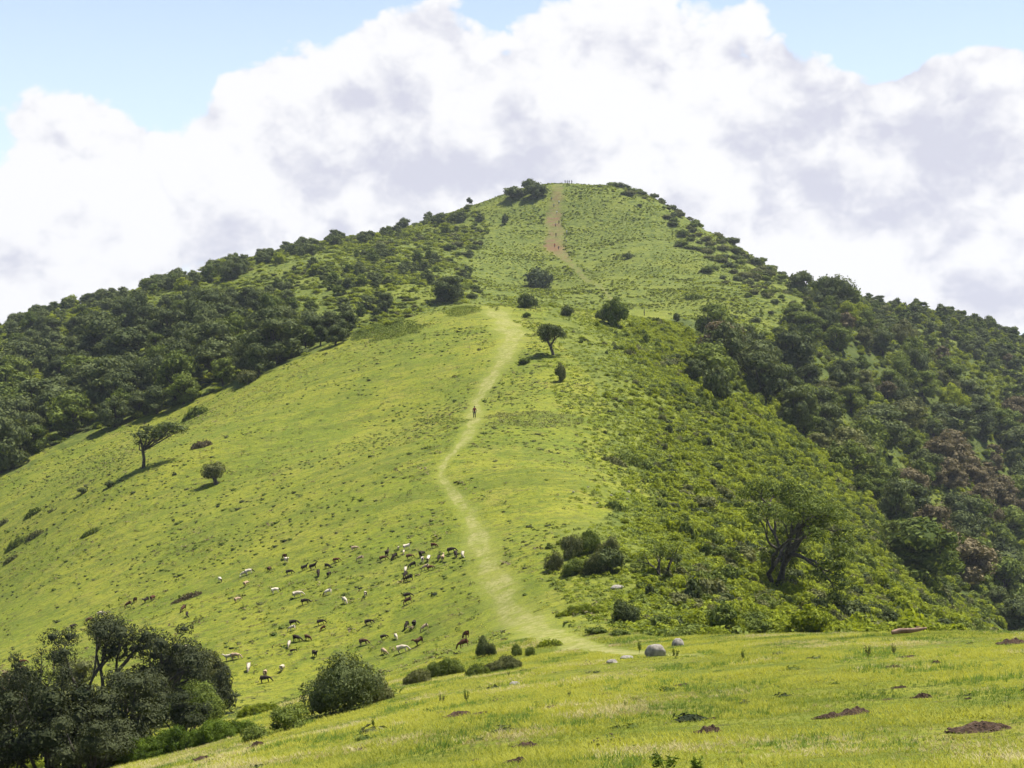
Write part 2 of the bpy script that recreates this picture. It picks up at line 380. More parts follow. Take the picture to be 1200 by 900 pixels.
    ad = N('ShaderNodeMath'); ad.operation = 'ADD'; L(noise(1.6, 8, .75), ad.inputs[0]); L(mul(noise(.45, 4), 1.5), ad.inputs[1]); L(ad.outputs[0], bp.inputs['Height']); L(bp.outputs[0], pb.inputs['Normal'])
    L(pb.outputs[0], out.inputs[0]); return m
GM = gmat()
fan = np.array([[nd*na, (k+1) % na, k] for k in range(na)])[:, ::-1]
fm = lambda a: a[Qg].mean(1)
is_path = (fm(path) > .45); is_track = (fm(track) > .45) & ~is_path
def submesh(name, sel, extra=None):
    q = Qg[sel]; used = np.unique(np.r_[q.ravel(), (extra.ravel() if extra is not None else [])]).astype(int)
    mp = np.zeros(len(VG), int); mp[used] = np.arange(len(used))
    fs = [mp[q]]+([mp[extra]] if extra is not None else [])
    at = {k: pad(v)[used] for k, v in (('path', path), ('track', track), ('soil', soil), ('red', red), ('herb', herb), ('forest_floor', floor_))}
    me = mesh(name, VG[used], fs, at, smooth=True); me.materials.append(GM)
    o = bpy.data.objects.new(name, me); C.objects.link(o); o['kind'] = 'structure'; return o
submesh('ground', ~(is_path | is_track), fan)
submesh('path', is_path); submesh('dirt_track', is_track)

# ------------------------------------------------------------------ camera, sun, sky
cam = bpy.data.cameras.new('camera'); co = bpy.data.objects.new('camera', cam); C.objects.link(co)
co.rotation_euler = (math.radians(90), 0, 0); cam.sensor_width = 36; cam.lens = 36*F/1200; cam.clip_end = 20000; cam.clip_start = .1
bpy.context.scene.camera = co
SUN_EL, SUN_AZ = math.radians(66), math.radians(62)          # azimuth clockwise from the view direction
sd = bpy.data.lights.new('sun', 'SUN'); sd.energy = 5.0; sd.angle = math.radians(.53); sd.color = (1, .95, .87)
so = bpy.data.objects.new('sun', sd); C.objects.link(so)
import mathutils
SV = mathutils.Vector((math.sin(SUN_AZ)*math.cos(SUN_EL), math.cos(SUN_AZ)*math.cos(SUN_EL), math.sin(SUN_EL)))
so.rotation_euler = SV.to_track_quat('Z', 'Y').to_euler(); so.location = (0, 0, 200)
sc = bpy.context.scene
w = bpy.data.worlds.new('World'); sc.world = w; w.use_nodes = True; nt = w.node_tree; nt.nodes.clear(); N = nt.nodes.new; L = nt.links.new
wo = N('ShaderNodeOutputWorld'); bg = N('ShaderNodeBackground'); L(bg.outputs[0], wo.inputs[0])
sky = N('ShaderNodeTexSky'); sky.sky_type = 'NISHITA'; sky.sun_disc = False; sky.sun_elevation = SUN_EL; sky.sun_rotation = SUN_AZ; sky.altitude = 1800; sky.dust_density = 1.2
tc = N('ShaderNodeTexCoord')
def vm(op, a, b=None):
    n = N('ShaderNodeVectorMath'); n.operation = op
    for k, v in enumerate((a, b)):
        if v is None: continue
        if hasattr(v, 'is_output'): L(v, n.inputs[k])
        else: n.inputs[k].default_value = v
    return n
def m_(op, a, b=0., c=0., clamp=False):
    n = N('ShaderNodeMath'); n.operation = op; n.use_clamp = clamp
    for k, v in enumerate((a, b, c)):
        if hasattr(v, 'is_output'): L(v, n.inputs[k])
        else: n.inputs[k].default_value = v
    return n.outputs[0]
dirn = vm('NORMALIZE', tc.outputs['Generated']).outputs[0]
sep = N('ShaderNodeSeparateXYZ'); L(dirn, sep.inputs[0])
def cnoise(vec, scale, det, rough, dist=0.):
    n = N('ShaderNodeTexNoise'); n.inputs['Scale'].default_value = scale; n.inputs['Detail'].default_value = det; n.inputs['Roughness'].default_value = rough; n.inputs['Distortion'].default_value = dist
    L(vec, n.inputs['Vector']); return n.outputs['Fac']
def cdir(px, py):
    v = mathutils.Vector(((px-600)/F, 1, (450-py)/F)).normalized(); return v
def lobe(px, py, rad, amp):                       # round weight about a direction of the sky; rad in pixels
    d = vm('DOT_PRODUCT', dirn, cdir(px, py)).outputs['Value']
    e = m_('MULTIPLY', m_('SUBTRACT', d, 1.0), 2*(F/rad)**2)
    return m_('MULTIPLY', m_('EXPONENT', e), amp)
def addl(ls):
    s = ls[0]
    for x in ls[1:]: s = m_('ADD', s, x)
    return s
mp = N('ShaderNodeMapping'); mp.inputs['Scale'].default_value = (1, 1, 1.25); mp.inputs['Location'].default_value = (3.1, .4, 1.7); L(dirn, mp.inputs[0])
sunoff = vm('ADD', mp.outputs[0], (.010, .0, .028)).outputs[0]
def field(vec):
    # cauliflower billows of several sizes over a soft fractal
    a = cnoise(vec, 5.2, 10, .58)
    v = N('ShaderNodeTexVoronoi'); v.feature = 'F1'; v.inputs['Scale'].default_value = 13; v.inputs['Detail'].default_value = 3.0; v.inputs['Roughness'].default_value = .55; v.inputs['Lacunarity'].default_value = 2.2
    nn = N('ShaderNodeTexNoise'); nn.inputs['Scale'].default_value = 22; nn.inputs['Detail'].default_value = 3; L(vec, nn.inputs['Vector'])
    sc_ = vm('SCALE', nn.outputs['Color']); sc_.inputs['Scale'].default_value = .045
    L(vm('ADD', vec, sc_.outputs[0]).outputs[0], v.inputs['Vector'])
    return m_('ADD', a, m_('MULTIPLY', m_('SUBTRACT', .45, v.outputs['Distance']), .26))
f0 = field(mp.outputs[0]); f1 = field(sunoff)
holes = addl([lobe(60,-20,75,-.34), lobe(180,15,75,-.34), lobe(190,90,42,-.26), lobe(300,-10,55,-.28), lobe(390,-20,40,-.2), lobe(-60,-10,80,-.3), lobe(822,30,12,-.06), lobe(785,72,26,-.07),
              lobe(1010,22,48,-.42), lobe(1100,0,60,-.42), lobe(1045,70,26,-.2), lobe(575,2,26,-.2), lobe(930,10,30,-.2), lobe(1200,-40,90,-.3),
              lobe(600,-330,300,-.22), lobe(100,-350,300,-.2), lobe(1100,-300,250,-.2)])
fill = addl([lobe(440,45,60,.16), lobe(340,75,40,.10), lobe(900,15,30,.12), lobe(520,10,40,.1), lobe(50,130,60,.26), lobe(120,160,50,.2), lobe(285,120,55,.24), lobe(260,200,80,.16), lobe(1160,70,50,.2), lobe(1080,90,30,.12), lobe(860,90,90,.16), lobe(980,190,110,.24), lobe(1000,290,140,.2), lobe(1170,130,60,.2), lobe(1150,260,120,.14), lobe(710,100,110,.12), lobe(480,120,90,.1), lobe(560,230,120,.16), lobe(150,220,90,.1), lobe(60,260,170,.22), lobe(380,180,160,.22), lobe(600,110,150,.22), lobe(850,200,170,.24), lobe(1130,230,150,.22), lobe(700,30,90,.16), lobe(430,80,90,.10), lobe(110,200,60,.1), lobe(1150,110,70,.12)])
hor = m_('MULTIPLY', m_('SUBTRACT', .30, m_('ABSOLUTE', sep.outputs['Z']), clamp=True), .5)
cov = m_('ADD', m_('ADD', m_('ADD', f0, holes), fill), hor)
# overhead and behind the sky is mostly open
cov = m_('SUBTRACT', cov, m_('MULTIPLY', m_('SUBTRACT', sep.outputs['Z'], .36, clamp=True), .6))
cov = m_('SUBTRACT', cov, m_('MULTIPLY', m_('SUBTRACT', .55, sep.outputs['Y'], clamp=True), .22))
def smooth(x, a, b, lo=0., hi=1.):
    r = N('ShaderNodeMapRange'); r.interpolation_type = 'SMOOTHSTEP'; r.inputs['From Min'].default_value = a; r.inputs['From Max'].default_value = b; r.inputs['To Min'].default_value = lo; r.inputs['To Max'].default_value = hi; L(x, r.inputs['Value']); return r.outputs[0]
alpha = smooth(cov, .55, .63)
relief = m_('SUBTRACT', f0, f1)
thick = cnoise(vm('ADD', mp.outputs[0], (5, 2, 1)).outputs[0], 3.4, 4, .5)
greys = addl([lobe(345,185,42,.42), lobe(425,235,60,.36), lobe(365,225,60,.2), lobe(1110,140,40,.5), lobe(1150,125,30,.3), lobe(300,265,50,.14), lobe(605,95,35,.26), lobe(640,170,40,.16), lobe(60,215,40,.16), lobe(915,165,30,.26), lobe(1000,270,60,.14), lobe(900,250,60,.14), lobe(60,310,120,.16), lobe(1150,330,90,.2), lobe(560,215,60,.2)])
shade = m_('ADD', m_('ADD', m_('MULTIPLY', relief, -3.4), m_('MULTIPLY', m_('SUBTRACT', thick, .48), 1.3)), m_('MULTIPLY', greys, .58))
sh = smooth(shade, -.12, .72)
ccol = N('ShaderNodeMix'); ccol.data_type = 'RGBA'; L(sh, ccol.inputs['Factor']); ccol.inputs['A'].default_value = (.465, .465, .472, 1); ccol.inputs['B'].default_value = (.325, .33, .38, 1)
skm = N('ShaderNodeVectorMath'); skm.operation = 'SCALE'; skm.inputs['Scale'].default_value = .07; L(sky.outputs[0], skm.inputs[0])
# thin bright veil low over the horizon
veil = N('ShaderNodeMix'); veil.data_type = 'RGBA'; L(m_('MULTIPLY', smooth(sep.outputs['Z'], .05, .5, .8, .06), smooth(sep.outputs['Y'], -.1, .75, .2, 1.)), veil.inputs['Factor']); L(skm.outputs[0], veil.inputs['A']); veil.inputs['B'].default_value = (.44, .52, .60, 1)
fin = N('ShaderNodeMix'); fin.data_type = 'RGBA'; L(alpha, fin.inputs['Factor']); L(veil.outputs['Result'], fin.inputs['A']); L(ccol.outputs['Result'], fin.inputs['B'])
L(fin.outputs['Result'], bg.inputs[0]); bg.inputs[1].default_value = 1.0
w.cycles.sampling_method = 'MANUAL'; w.cycles.sample_map_resolution = 512
vs = sc.view_settings; vs.view_transform = 'Standard'; vs.look = 'None'; vs.gamma = 1; vs.exposure = 1.1; vs.use_curve_mapping = False
sc.cycles.max_bounces = 6; sc.cycles.diffuse_bounces = 2; sc.cycles.glossy_bounces = 1; sc.cycles.transmission_bounces = 3; sc.cycles.transparent_max_bounces = 4
sc.cycles.use_denoising = True; sc.cycles.denoiser = 'OPENIMAGEDENOISE'; sc.cycles.use_adaptive_sampling = True; sc.cycles.adaptive_threshold = .02
sc.render.use_persistent_data = False
# ------------------------------------------------------------------ plant templates
def shrub_t(seed, n=5, leaf=.2, dens=1.0, h=1.0, spread=.55, core=.7):
    """a dome of lobes about 2 m wide and 1.3 m tall, standing on z=0"""
    rg = np.random.default_rng(seed); mb = MB(); B = []
    n = n+4
    for k in range(n):
        a = k*2.4+rg.uniform(0, 1); r = spread*1.15*math.sqrt(k/max(1, n-1))
        s = rg.uniform(.28, .62)*(1.1-.35*r)
        B.append((math.cos(a)*r, math.sin(a)*r, (.45+rg.uniform(-.18, .48))*h*(1-.45*r), s, s*rg.uniform(.85, 1.1), s*rg.uniform(.75, 1.0)*h))
    blobleaf(mb, B, dens, leaf, rg, core=core, bottom=-.75)
    for k in range(4):
        a = rg.uniform(0, 6.28); tube(mb, [(0, 0, -.15), (math.cos(a)*.2, math.sin(a)*.2, .25), (math.cos(a)*.45, math.sin(a)*.45, .7*h)], [.03, .025, .012], 4, .1)
    return mb
def tree_crown(seed, leaf=.3, dens=1., n=11, flat=.8, core=.72, low=.14):
    """crown of a tree 1 unit = 1 m, about 7 m tall and 6 m wide; returns (trunk, crown)"""
    rg = np.random.default_rng(seed); cr = MB(); tr = MB(); B = []
    top = 7.
    for k in range(n):
        a = k*2.39996+rg.uniform(-.4, .4); u = k/(n-1)
        r = 2.5*math.sqrt(u)*rg.uniform(.7, 1.25); s = rg.uniform(.75, 1.75)*(1.05-.25*u)
        z = top-1.3-(r/2.6)**2*top*(1-low)*.62*rg.uniform(.6, 1.25)-rg.uniform(0, .8)
        B.append((math.cos(a)*r, math.sin(a)*r, z, s, s*rg.uniform(.85, 1.1), s*flat*rg.uniform(.8, 1.1)))
    for k in range(5):
        a = rg.uniform(0, 6.28); q = rg.uniform(.6, 1.7); B.append((math.cos(a)*q, math.sin(a)*q, rg.uniform(1.0, 2.8), rg.uniform(.9, 1.5), rg.uniform(.9, 1.5), rg.uniform(.9, 1.4)))
    blobleaf(cr, B, dens, leaf, rg, core=core, bottom=-.8, shell=.22)
    base = np.array([0, 0, -.7])
    fork = np.array([rg.uniform(-.3, .3), rg.uniform(-.3, .3), 1.7])
    tube(tr, [base, [.02, 0, .3], fork], [.34, .25, .2], 7)
    for b in B[:8:1]:
        e = np.array(b[:3]); tube(tr, [fork-[0, 0, .1], fork*.45+e*.55-[0, 0, .4], e], [.14, .09, .03], 5)
    return tr, cr
def branch_tree(seed, trunks, levels=4, spread=.55, up=.25, shrink=.72, rsh=.62, tip=.9, leaf=.2, dens=1., flat=.6, lean=(0, 0), kids=(2, 3), core=.45, tipmin=2, wig=.12):
    """open tree built limb by limb; trunks: list of (base xyz, dir xyz, length, radius)"""
    rg = np.random.default_rng(seed); tr = MB(); cr = MB(); B = []
    def grow(p, d, ln, r, lv):
        n = 4; pts = [p]; q = p.copy(); dd = d.copy()
        for k in range(n):
            dd = nrm(dd+rg.normal(0, wig, 3)+np.array([lean[0], lean[1], up])*.12); q = q+dd*ln/n; pts.append(q.copy())
        r1 = r*rsh if lv else r*.4
        tube(tr, pts, np.linspace(r, r1, n+1), 7 if lv > 1 else 4, .5)
        if lv <= tipmin-1 or lv == 0:
            s = tip*rg.uniform(.7, 1.25)*(1 if lv == 0 else .9); B.append((*q, s, s*rg.uniform(.8, 1.2), s*flat*rg.uniform(.8, 1.2)))
        if lv == 0: return
        m = rg.integers(kids[0], kids[1]+1); a0 = rg.uniform(0, 6.28)
        for k in range(m):
            a = a0+k*6.283/m+rg.uniform(-.5, .5); e1 = nrm(np.cross(dd, [.3, .2, .93])); e2 = np.cross(dd, e1)
            nd_ = nrm(dd+(e1*math.cos(a)+e2*math.sin(a))*spread*rg.uniform(.7, 1.35)+np.array([lean[0], lean[1], up])*.5)
            grow(q, nd_, ln*shrink*rg.uniform(.8, 1.2), r1*.95, lv-1)
    for b, d, ln, r in trunks: grow(np.array(b, float), nrm(np.array(d, float)), ln, r, levels)
    blobleaf(cr, B, dens, leaf, rg, core=core, bottom=-.9, shell=.5)
    return tr, cr

SH = [shrub_t(s, n=5+s % 3, leaf=.10, dens=.85, h=[1, .8, 1.25, 1][s % 4]) for s in range(6)]          # scrub, scaled 1-2
SHme = [b.mesh('shrub') for b in SH]
SHl = [shrub_t(40+s, n=4, leaf=.17, dens=.85, h=[.8, 1.1, 1][s % 3]).arr() for s in range(6)]   # lighter copies for the mass
TR = [tree_crown(100+s, leaf=.23, dens=.8, n=[11, 13, 9][s % 3], flat=[.8, .65, .95][s % 3]) for s in range(7)]
TRme = [(a.mesh('trunk'), b.mesh('crown')) for a, b in TR]
def joinarr(a, b):
    m = MB(); V, Q, T, t = a.arr(); m.add(V, Q, T, 0.0*t+.05); V, Q, T, t = b.arr(); m.add(V, Q, T, t); return m.arr()
TRl = []
for s in range(6):
    a, b = tree_crown(200+s, leaf=.42, dens=.7, n=9, flat=[.8, .65, .95][s % 3]); TRl.append(b.arr())

placed = {}
def put_tree(x, y, h, wr, mat, label, group, k=None, rz=None, cat='tree', name='forest_tree'):
    k = int(rng.integers(len(TRme))) if k is None else k
    e = bpy.data.objects.new(name, None); C.objects.link(e); z = float(H(x, y)); e.location = (x, y, z)
    e.rotation_euler = (0, 0, rng.uniform(0, 6.28) if rz is None else rz); e.scale = (h/7*wr, h/7*wr, h/7)
    link('trunk', TRme[k][0], M['bark'], e); link('crown', TRme[k][1], mat, e)
    tag(e, label, cat, group); return e
def put_shrub(x, y, w, h, mat, label=None, group=None, k=None, name='shrub', cat='shrub', rz=None):
    k = int(rng.integers(len(SHme))) if k is None else k
    o = link(name, SHme[k], mat, None, (x, y, float(H(x, y))-.05)); o.rotation_euler = (0, 0, rng.uniform(0, 6.28) if rz is None else rz)
    o.scale = (w/2.1, w/2.1, h/1.35); tag(o, label, cat, group); return o
# ------------------------------------------------------------------ forest on both flanks
CLUMPS = [(316,303,17,9),(354,290,28,12),(392,278,14,11),(428,279,12,6),(458,272,13,7),(523,257,36,7),(439,298,22,9),(484,311,25,12),(506,302,12,9),(550,321,11,9),
          (497,330,14,6),(363,314,21,11),(417,316,17,10),(329,333,18,10),(337,354,15,12),(395,335,26,13),(439,329,21,10),(376,389,36,22),(417,363,36,14),(536,342,9,5),(519,352,18,7),(552,348,7,5),
          (309,363,14,11),(332,396,28,17),(328,374,30,9),(228,366,34,16),(160,382,25,22),(95,345,60,12),(40,400,40,20),(200,420,50,20),(120,440,60,24),(60,480,60,30),(260,405,40,20),(290,380,20,10),
          (30,530,40,16),(240,440,50,14),(150,470,60,18),(20,370,40,14),(270,318,40,10),(190,335,40,8),(100,400,40,15),(-60,420,60,60),(-60,510,60,60)]
rg = np.random.default_rng(77)
def jitter_grid(x0, x1, y0, y1, s):
    X, Y = np.meshgrid(np.arange(x0, x1, s), np.arange(y0, y1, s)); X = X.ravel()+rg.uniform(-.5, .5, X.size)*s; Y = Y.ravel()+rg.uniform(-.5, .5, Y.size)*s
    return X, Y
def density(px, py, x, y):
    d = np.zeros_like(px)
    L_ = inpoly(px, py, FORL)
    cl = np.zeros_like(px)
    for a, b, rx, ry in CLUMPS:
        q = .62 if a > 300 else 1.
        cl = np.maximum(cl, 1.1-np.sqrt(((px-a)/(rx*(.85 if q < 1 else .76)))**2+((py-b-ry*(1-q))/(ry*q))**2))
    n = fbm(x, y, 26, 3, 61)
    sparse = (.03+.5*sstep(-400, -120, -px)*sstep(-.15, .35, n)+.35*sstep(395, 450, py+0*px)*(px < 330))
    dl = np.maximum(np.clip(cl*3, 0, 1)*.95, sparse*.9)
    d = np.where(L_, dl, d)
    R_ = inpoly(px+fbm(x, y, 22, 3, 301)*46, py+fbm(x, y, 22, 3, 302)*34, FORR) & ~((px < 815) & (py < 425)) & ~((px < 870) & (py < 400))
    strip = np.exp(-(((py-384-(px-850)*.35)/24)**2))*((px > 820) & (px < 1010))
    strip2 = np.exp(-(((px-1108-(py-400)*.6)/9)**2))*((py > 360) & (py < 460))
    dr = np.clip(.52+n*1.6, .06, 1)*(1-.93*np.clip(strip+strip2, 0, 1))
    d = np.where(R_, dr, d); return d
x, y = jitter_grid(-330, 420, 195, 760, 4.3)
z = H(x, y); px, py = proj(x, y, z)
ok = (np.abs(px-600) < 760) & (rg.random(len(x)) < density(px, py, x, y)) & (hidden(x, y, 6.) > 1.0)
# no trees out on the clear meadow
ok &= ~((np.abs(px-600) < 600) & (y < 300) & (px < 640) & ~inpoly(px, py, FORL))
x, y, z, px, py = x[ok], y[ok], z[ok], px[ok], py[ok]
n = len(x)
edge = np.array([inpoly(px, py, FORL)][0])
h = rg.uniform(3.6, 6.6, n)
h = np.where(edge & (px < 330) & (y < 430), rg.uniform(6.5, 10.5, n), h)
h = np.where((px > 760) & (y < 520), rg.uniform(5., 10., n), h)
h = np.where(px > 330, h, h)*np.where((px > 300) & (py < 352) & (px < 600), .66, 1)*np.where((px > 870) & (y > 560), .8, 1)
wr = rg.uniform(.85, 1.45, n); q_ = rg.random(n); h = h*np.where(q_ < .22, 1.35, np.where(q_ < .62, .72, 1))
h = np.where(y > 520, np.minimum(h, 6.2*rg.uniform(.7, 1, n)), h)
# thin out by size so crowns touch but do not pile up
order = np.argsort(-h*rg.uniform(.6, 1, n)); keep = []; gxk = {}
for k in order:
    r = h[k]*.40*wr[k]; cx, cy = int(x[k]//10), int(y[k]//10); bad = False
    for a in (-1, 0, 1):
        for b in (-1, 0, 1):
            for q in gxk.get((cx+a, cy+b), ()):
                if math.hypot(x[k]-x[q], y[k]-y[q]) < ((1.05 if y[k] > 380 or px[k] > 330 else .8) if px[k] < 600 else .8)*(r+h[q]*.40*wr[q]): bad = True; break
    if not bad: keep.append(k); gxk.setdefault((cx, cy), []).append(k)
keep = np.array(keep); x, y, z, px, py, h, wr = [a[keep] for a in (x, y, z, px, py, h, wr)]
n = len(x); vis = hidden(x, y, h)
big = h*F/y*np.clip(vis/h, .1, 1)*((px > -20) & (px < 1220))
# kinds of foliage
def fkind(px, py, x, y):
    brown = np.exp(-(((px-1150)/80)**2+((py-590)/75)**2))+.7*np.exp(-(((px-870)/40)**2+((py-415)/22)**2))+.5*np.exp(-(((px-1050)/40)**2+((py-470)/40)**2))
    olive = np.exp(-(((px-1060)/60)**2+((py-470)/50)**2))+.7*np.exp(-(((px-950)/60)**2+((py-540)/40)**2))
    mid = .45*np.exp(-(((px-1000)/120)**2+((py-600)/60)**2))+.35+.1*((px < 300) & (py < 420))+.4*(px > 700)
    r = rg.random(len(px)); k = np.full(len(px), 0); r4 = rg.random(len(px))
    k = np.where(r < mid*.6, 1, k); k = np.where(rg.random(len(px)) < olive*.6, 2, k); k = np.where(rg.random(len(px)) < brown*.75, 3, k); k = np.where((k < 2) & (r4 < .05) & (y > 430), 4, k); return k
kind = fkind(px, py, x, y)
KM = ['leaf_dark', 'leaf_mid', 'leaf_olive', 'leaf_brown', 'leaf_bright']; KW = ['dark green', 'mid green', 'olive green', 'brown tinged', 'yellow green']
top = np.argsort(-big)[:285]; is_top = np.zeros(n, bool); is_top[top] = True
print('forest trees', n, 'visible', int((vis > .5).sum()))
def cell(px, py):
    up = .25*max(0, 330-px)
    if px < 600:
        row = 0 if py < 300+(.17*(300-px)+12 if px < 330 else 0) else (1 if py < 345+up else (2 if py < 400+up else 3))
        rown = ['left skyline', 'upper left flank', 'middle left flank', 'meadow edge'][row]
        cols = [(60, 'far left side'), (130, 'above the two small dark shrubs'), (200, 'behind the windswept tree'), (265, 'above the small round tree'), (330, 'above the olive rounded shrub'), (400, 'left of the bracken patch'), (470, 'above the bracken patch'), (700, 'behind the knoll top')]
    else:
        row = 0 if py < 400 else (1 if py < 470 else (2 if py < 550 else 3))
        rown = ['right shoulder', 'upper right flank', 'middle right flank', 'low right gully'][row]
        cols = [(820, 'beside the flank scrub'), (880, 'above the great branching tree'), (940, 'left above the fallen log'), (1000, 'left of the brown wood'), (1060, 'above the fallen log'), (1120, 'amid the brown wood'), (1400, 'at the right side')]
    for c, t in cols:
        if px < c: return rown+', '+t
    return rown
def region(px, py, y):
    return 'left' if px < 600 else 'right'
groups = {}
for k in np.nonzero(is_top)[0]:
    c = cell(px[k], py[k]-h[k]*F/y[k]*.5); groups.setdefault((kind[k], c), []).append(k)
ORD = ['leftmost', 'second from the left', 'third from the left', 'fourth from the left', 'fifth from the left', 'rightmost']
def ordinal(i, m):
    if m == 1: return ''
    if m == 2: return ['left one of two, ', 'right one of two, '][i]
    if i == m-1: return 'rightmost, '
    return ['leftmost, ', 'second from left, ', 'third from left, ', 'fourth from left, ', 'fifth from left, ', 'sixth from left, ', 'seventh from left, '][i]
for (kd, c), ks in groups.items():
    ks = sorted(ks, key=lambda q: px[q]); m = len(ks)
    for i_, k in enumerate(ks):
        lab = f'{ordinal(i_, m) if m <= 7 else ""}{KW[kd]} tree, {c}'
        put_tree(x[k], y[k], h[k], wr[k], M[KM[kd]], lab, 'trees of the left forest' if px[k] < 600 else 'trees of the right forest')
rest = ~is_top & (vis > .3)
for kd in range(5):
    s = rest & (kind == kd)
    if not s.any(): continue
    q = np.nonzero(s)[0]
    it = np.c_[rg.integers(0, len(TRl), len(q)), x[q], y[q], z[q]-.3, h[q]/7*wr[q], h[q]/7, rg.uniform(0, 6.28, len(q)), rg.uniform(-.15, .15, len(q))]
    o = link('forest', merge(it, TRl, 'forest'), M[KM[kd]]); tag(o, f'{KW[kd]} mass of small far trees filling the forest on both flanks', 'forest', kind='stuff')

# ------------------------------------------------------------------ undergrowth between and below the trees, bright scrub on the spur
def scatter(x0, x1, y0, y1, s, fn, hh=1.2, clear=.3):
    x, y = jitter_grid(x0, x1, y0, y1, s); z = H(x, y); px, py = proj(x, y, z)
    ok = (np.abs(px-600) < 700) & (rg.random(len(x)) < fn(px, py, x, y)) & (hidden(x, y, hh) > clear)
    return [a[ok] for a in (x, y, z, px, py)]
def stuff(name, label, cat, mat, x, y, z, sw, sh_, arrs, dt=.15):
    n = len(x)
    if not n: return
    it = np.c_[rg.integers(0, len(arrs), n), x, y, z, sw, sh_, rg.uniform(0, 6.28, n), rg.uniform(-dt, dt, n)]
    o = link(name, merge(it, arrs, name), M[mat]); tag(o, label, cat, kind='stuff'); return o
# bright scrub of the near spur
def f_sc(px, py, x, y):
    n_ = fbm(x, y, 9, 3, 91); n2_ = fbm(x, y, 22, 2, 17)
    jx = px+n_*22; jy = py+n_*14
    a = inpoly(jx, jy, SCRUB).astype(float)*(y > 92)*(y < 345)
    lo = sstep(-.5, -.1, n_+.4*sstep(760, 840, px))
    ed = sstep(690, 850, px-(py-500)*.12)
    band = np.clip(fbm(x*.35, y, 5, 3, 44)*2.2, 0, 1)
    return a*(.05+.55*ed+.5*band*(1-ed*.4)+.25*np.clip(lo, 0, 1)*ed)*(.7+.3*sstep(-.2, .2, n2_))
x, y, z, px, py = scatter(0, 130, 80, 350, 1.25, f_sc, 1.2, .1)
grow_ = .42+.62*sstep(690, 900, px)+.45*fbm(x, y, 14, 2, 33)
sw = np.clip(rg.uniform(.7, 1.35, len(x))*grow_, .3, 1.8); shh = sw*rg.uniform(.5, 1.15, len(x))*np.where(rg.random(len(x)) < .08, 1.6, 1)
r = rg.random(len(x)); n1 = fbm(x, y, 12, 3, 55)
n2 = fbm(x, y, 16, 3, 57)
kd = np.where(r+n1*.9 < .55, 0, np.where(r+n2*.8 < .82, 1, np.where(r < .93, 2, 3)))        # bright, mid, olive, dark
SM = ['leaf_bright', 'leaf_mid', 'leaf_olive', 'leaf_dark']; SW_ = ['bright yellow green', 'mid green', 'olive grey', 'dark green']
vis = hidden(x, y, shh*1.3); siz = sw*F/y*np.clip(vis/(shh*1.3), .1, 1)*((px > 0) & (px < 1200)); is_top = np.zeros(len(x), bool); is_top[np.argsort(-siz)[:185]] = True
print('scrub', len(x))
def scell(px, py):
    if py > 690:
        t = [(790, 'just behind the boulders'), (860, 'right of the rounded dark bush'), (930, 'below the great branching tree'), (1000, 'left of the fallen log'), (1060, 'just left of the log end'), (1400, 'right of the fallen log')]
    elif py > 600: t = [(740, 'around the grey thicket'), (800, 'around the small forked tree'), (870, 'left of the great branching tree'), (960, 'around the great branching tree'), (1020, 'right of the great branching tree'), (1080, 'at the foot of the gully side'), (1400, 'low on the gully side')]
    else: t = [(760, 'on the upper flank edge'), (820, 'on the flank above the grey thicket'), (900, 'on the slope above the great branching tree'), (1400, 'on the gully side above the great tree')]
    for c, s in t:
        if px < c: return s
groups = {}
for k in np.nonzero(is_top)[0]: groups.setdefault((int(kd[k]), scell(px[k], py[k])), []).append(k)
for (q, c), ks in groups.items():
    ks = sorted(ks, key=lambda a: px[a]); m = len(ks)
    for i_, k in enumerate(ks):
        put_shrub(x[k], y[k], sw[k]*2.1, shh[k]*1.35, M[SM[q]], f'{ordinal(i_, m) if m <= 7 else ""}{SW_[q]} shrub {c}', 'shrubs of the scrub on the right flank')
for q in range(4):
    s = ~is_top & (kd == q); stuff('scrub', f'{SW_[q]} scrub covering the right flank below the knoll', 'scrub', SM[q], x[s], y[s], z[s]-.1, sw[s], shh[s], SHl)
# undergrowth in the forests
def f_un(px, py, x, y):
    a = inpoly(px, py+fbm(x, y, 12, 2, 5)*8, FORL) | inpoly(px, py, FORR) & ~((px < 815) & (py < 425)) & ~((px < 870) & (py < 400))
    return a*(y > 200)*np.clip(.5+.4*(px > 700)+fbm(x, y, 15, 2, 71)*1.2, .15, 1)
x, y, z, px, py = scatter(-330, 420, 200, 720, 2.5, f_un, 1.4, .4)
sw = rg.uniform(.8, 1.7, len(x)); shh = sw*rg.uniform(.35, .85, len(x))*np.where(px > 700, 1.5, 1); kd = rg.integers(0, 20, len(x)); kd = np.where(kd < 1, 3, np.where(kd < 8, 1, np.where(kd < 9, 2, 0)))
for q in range(4):
    s = kd == q; stuff('undergrowth', f'{SW_[q]} undergrowth between the trees on both flanks', 'undergrowth', SM[q], x[s], y[s], z[s]-.15, sw[s], shh[s], SHl)
print('undergrowth', len(x))
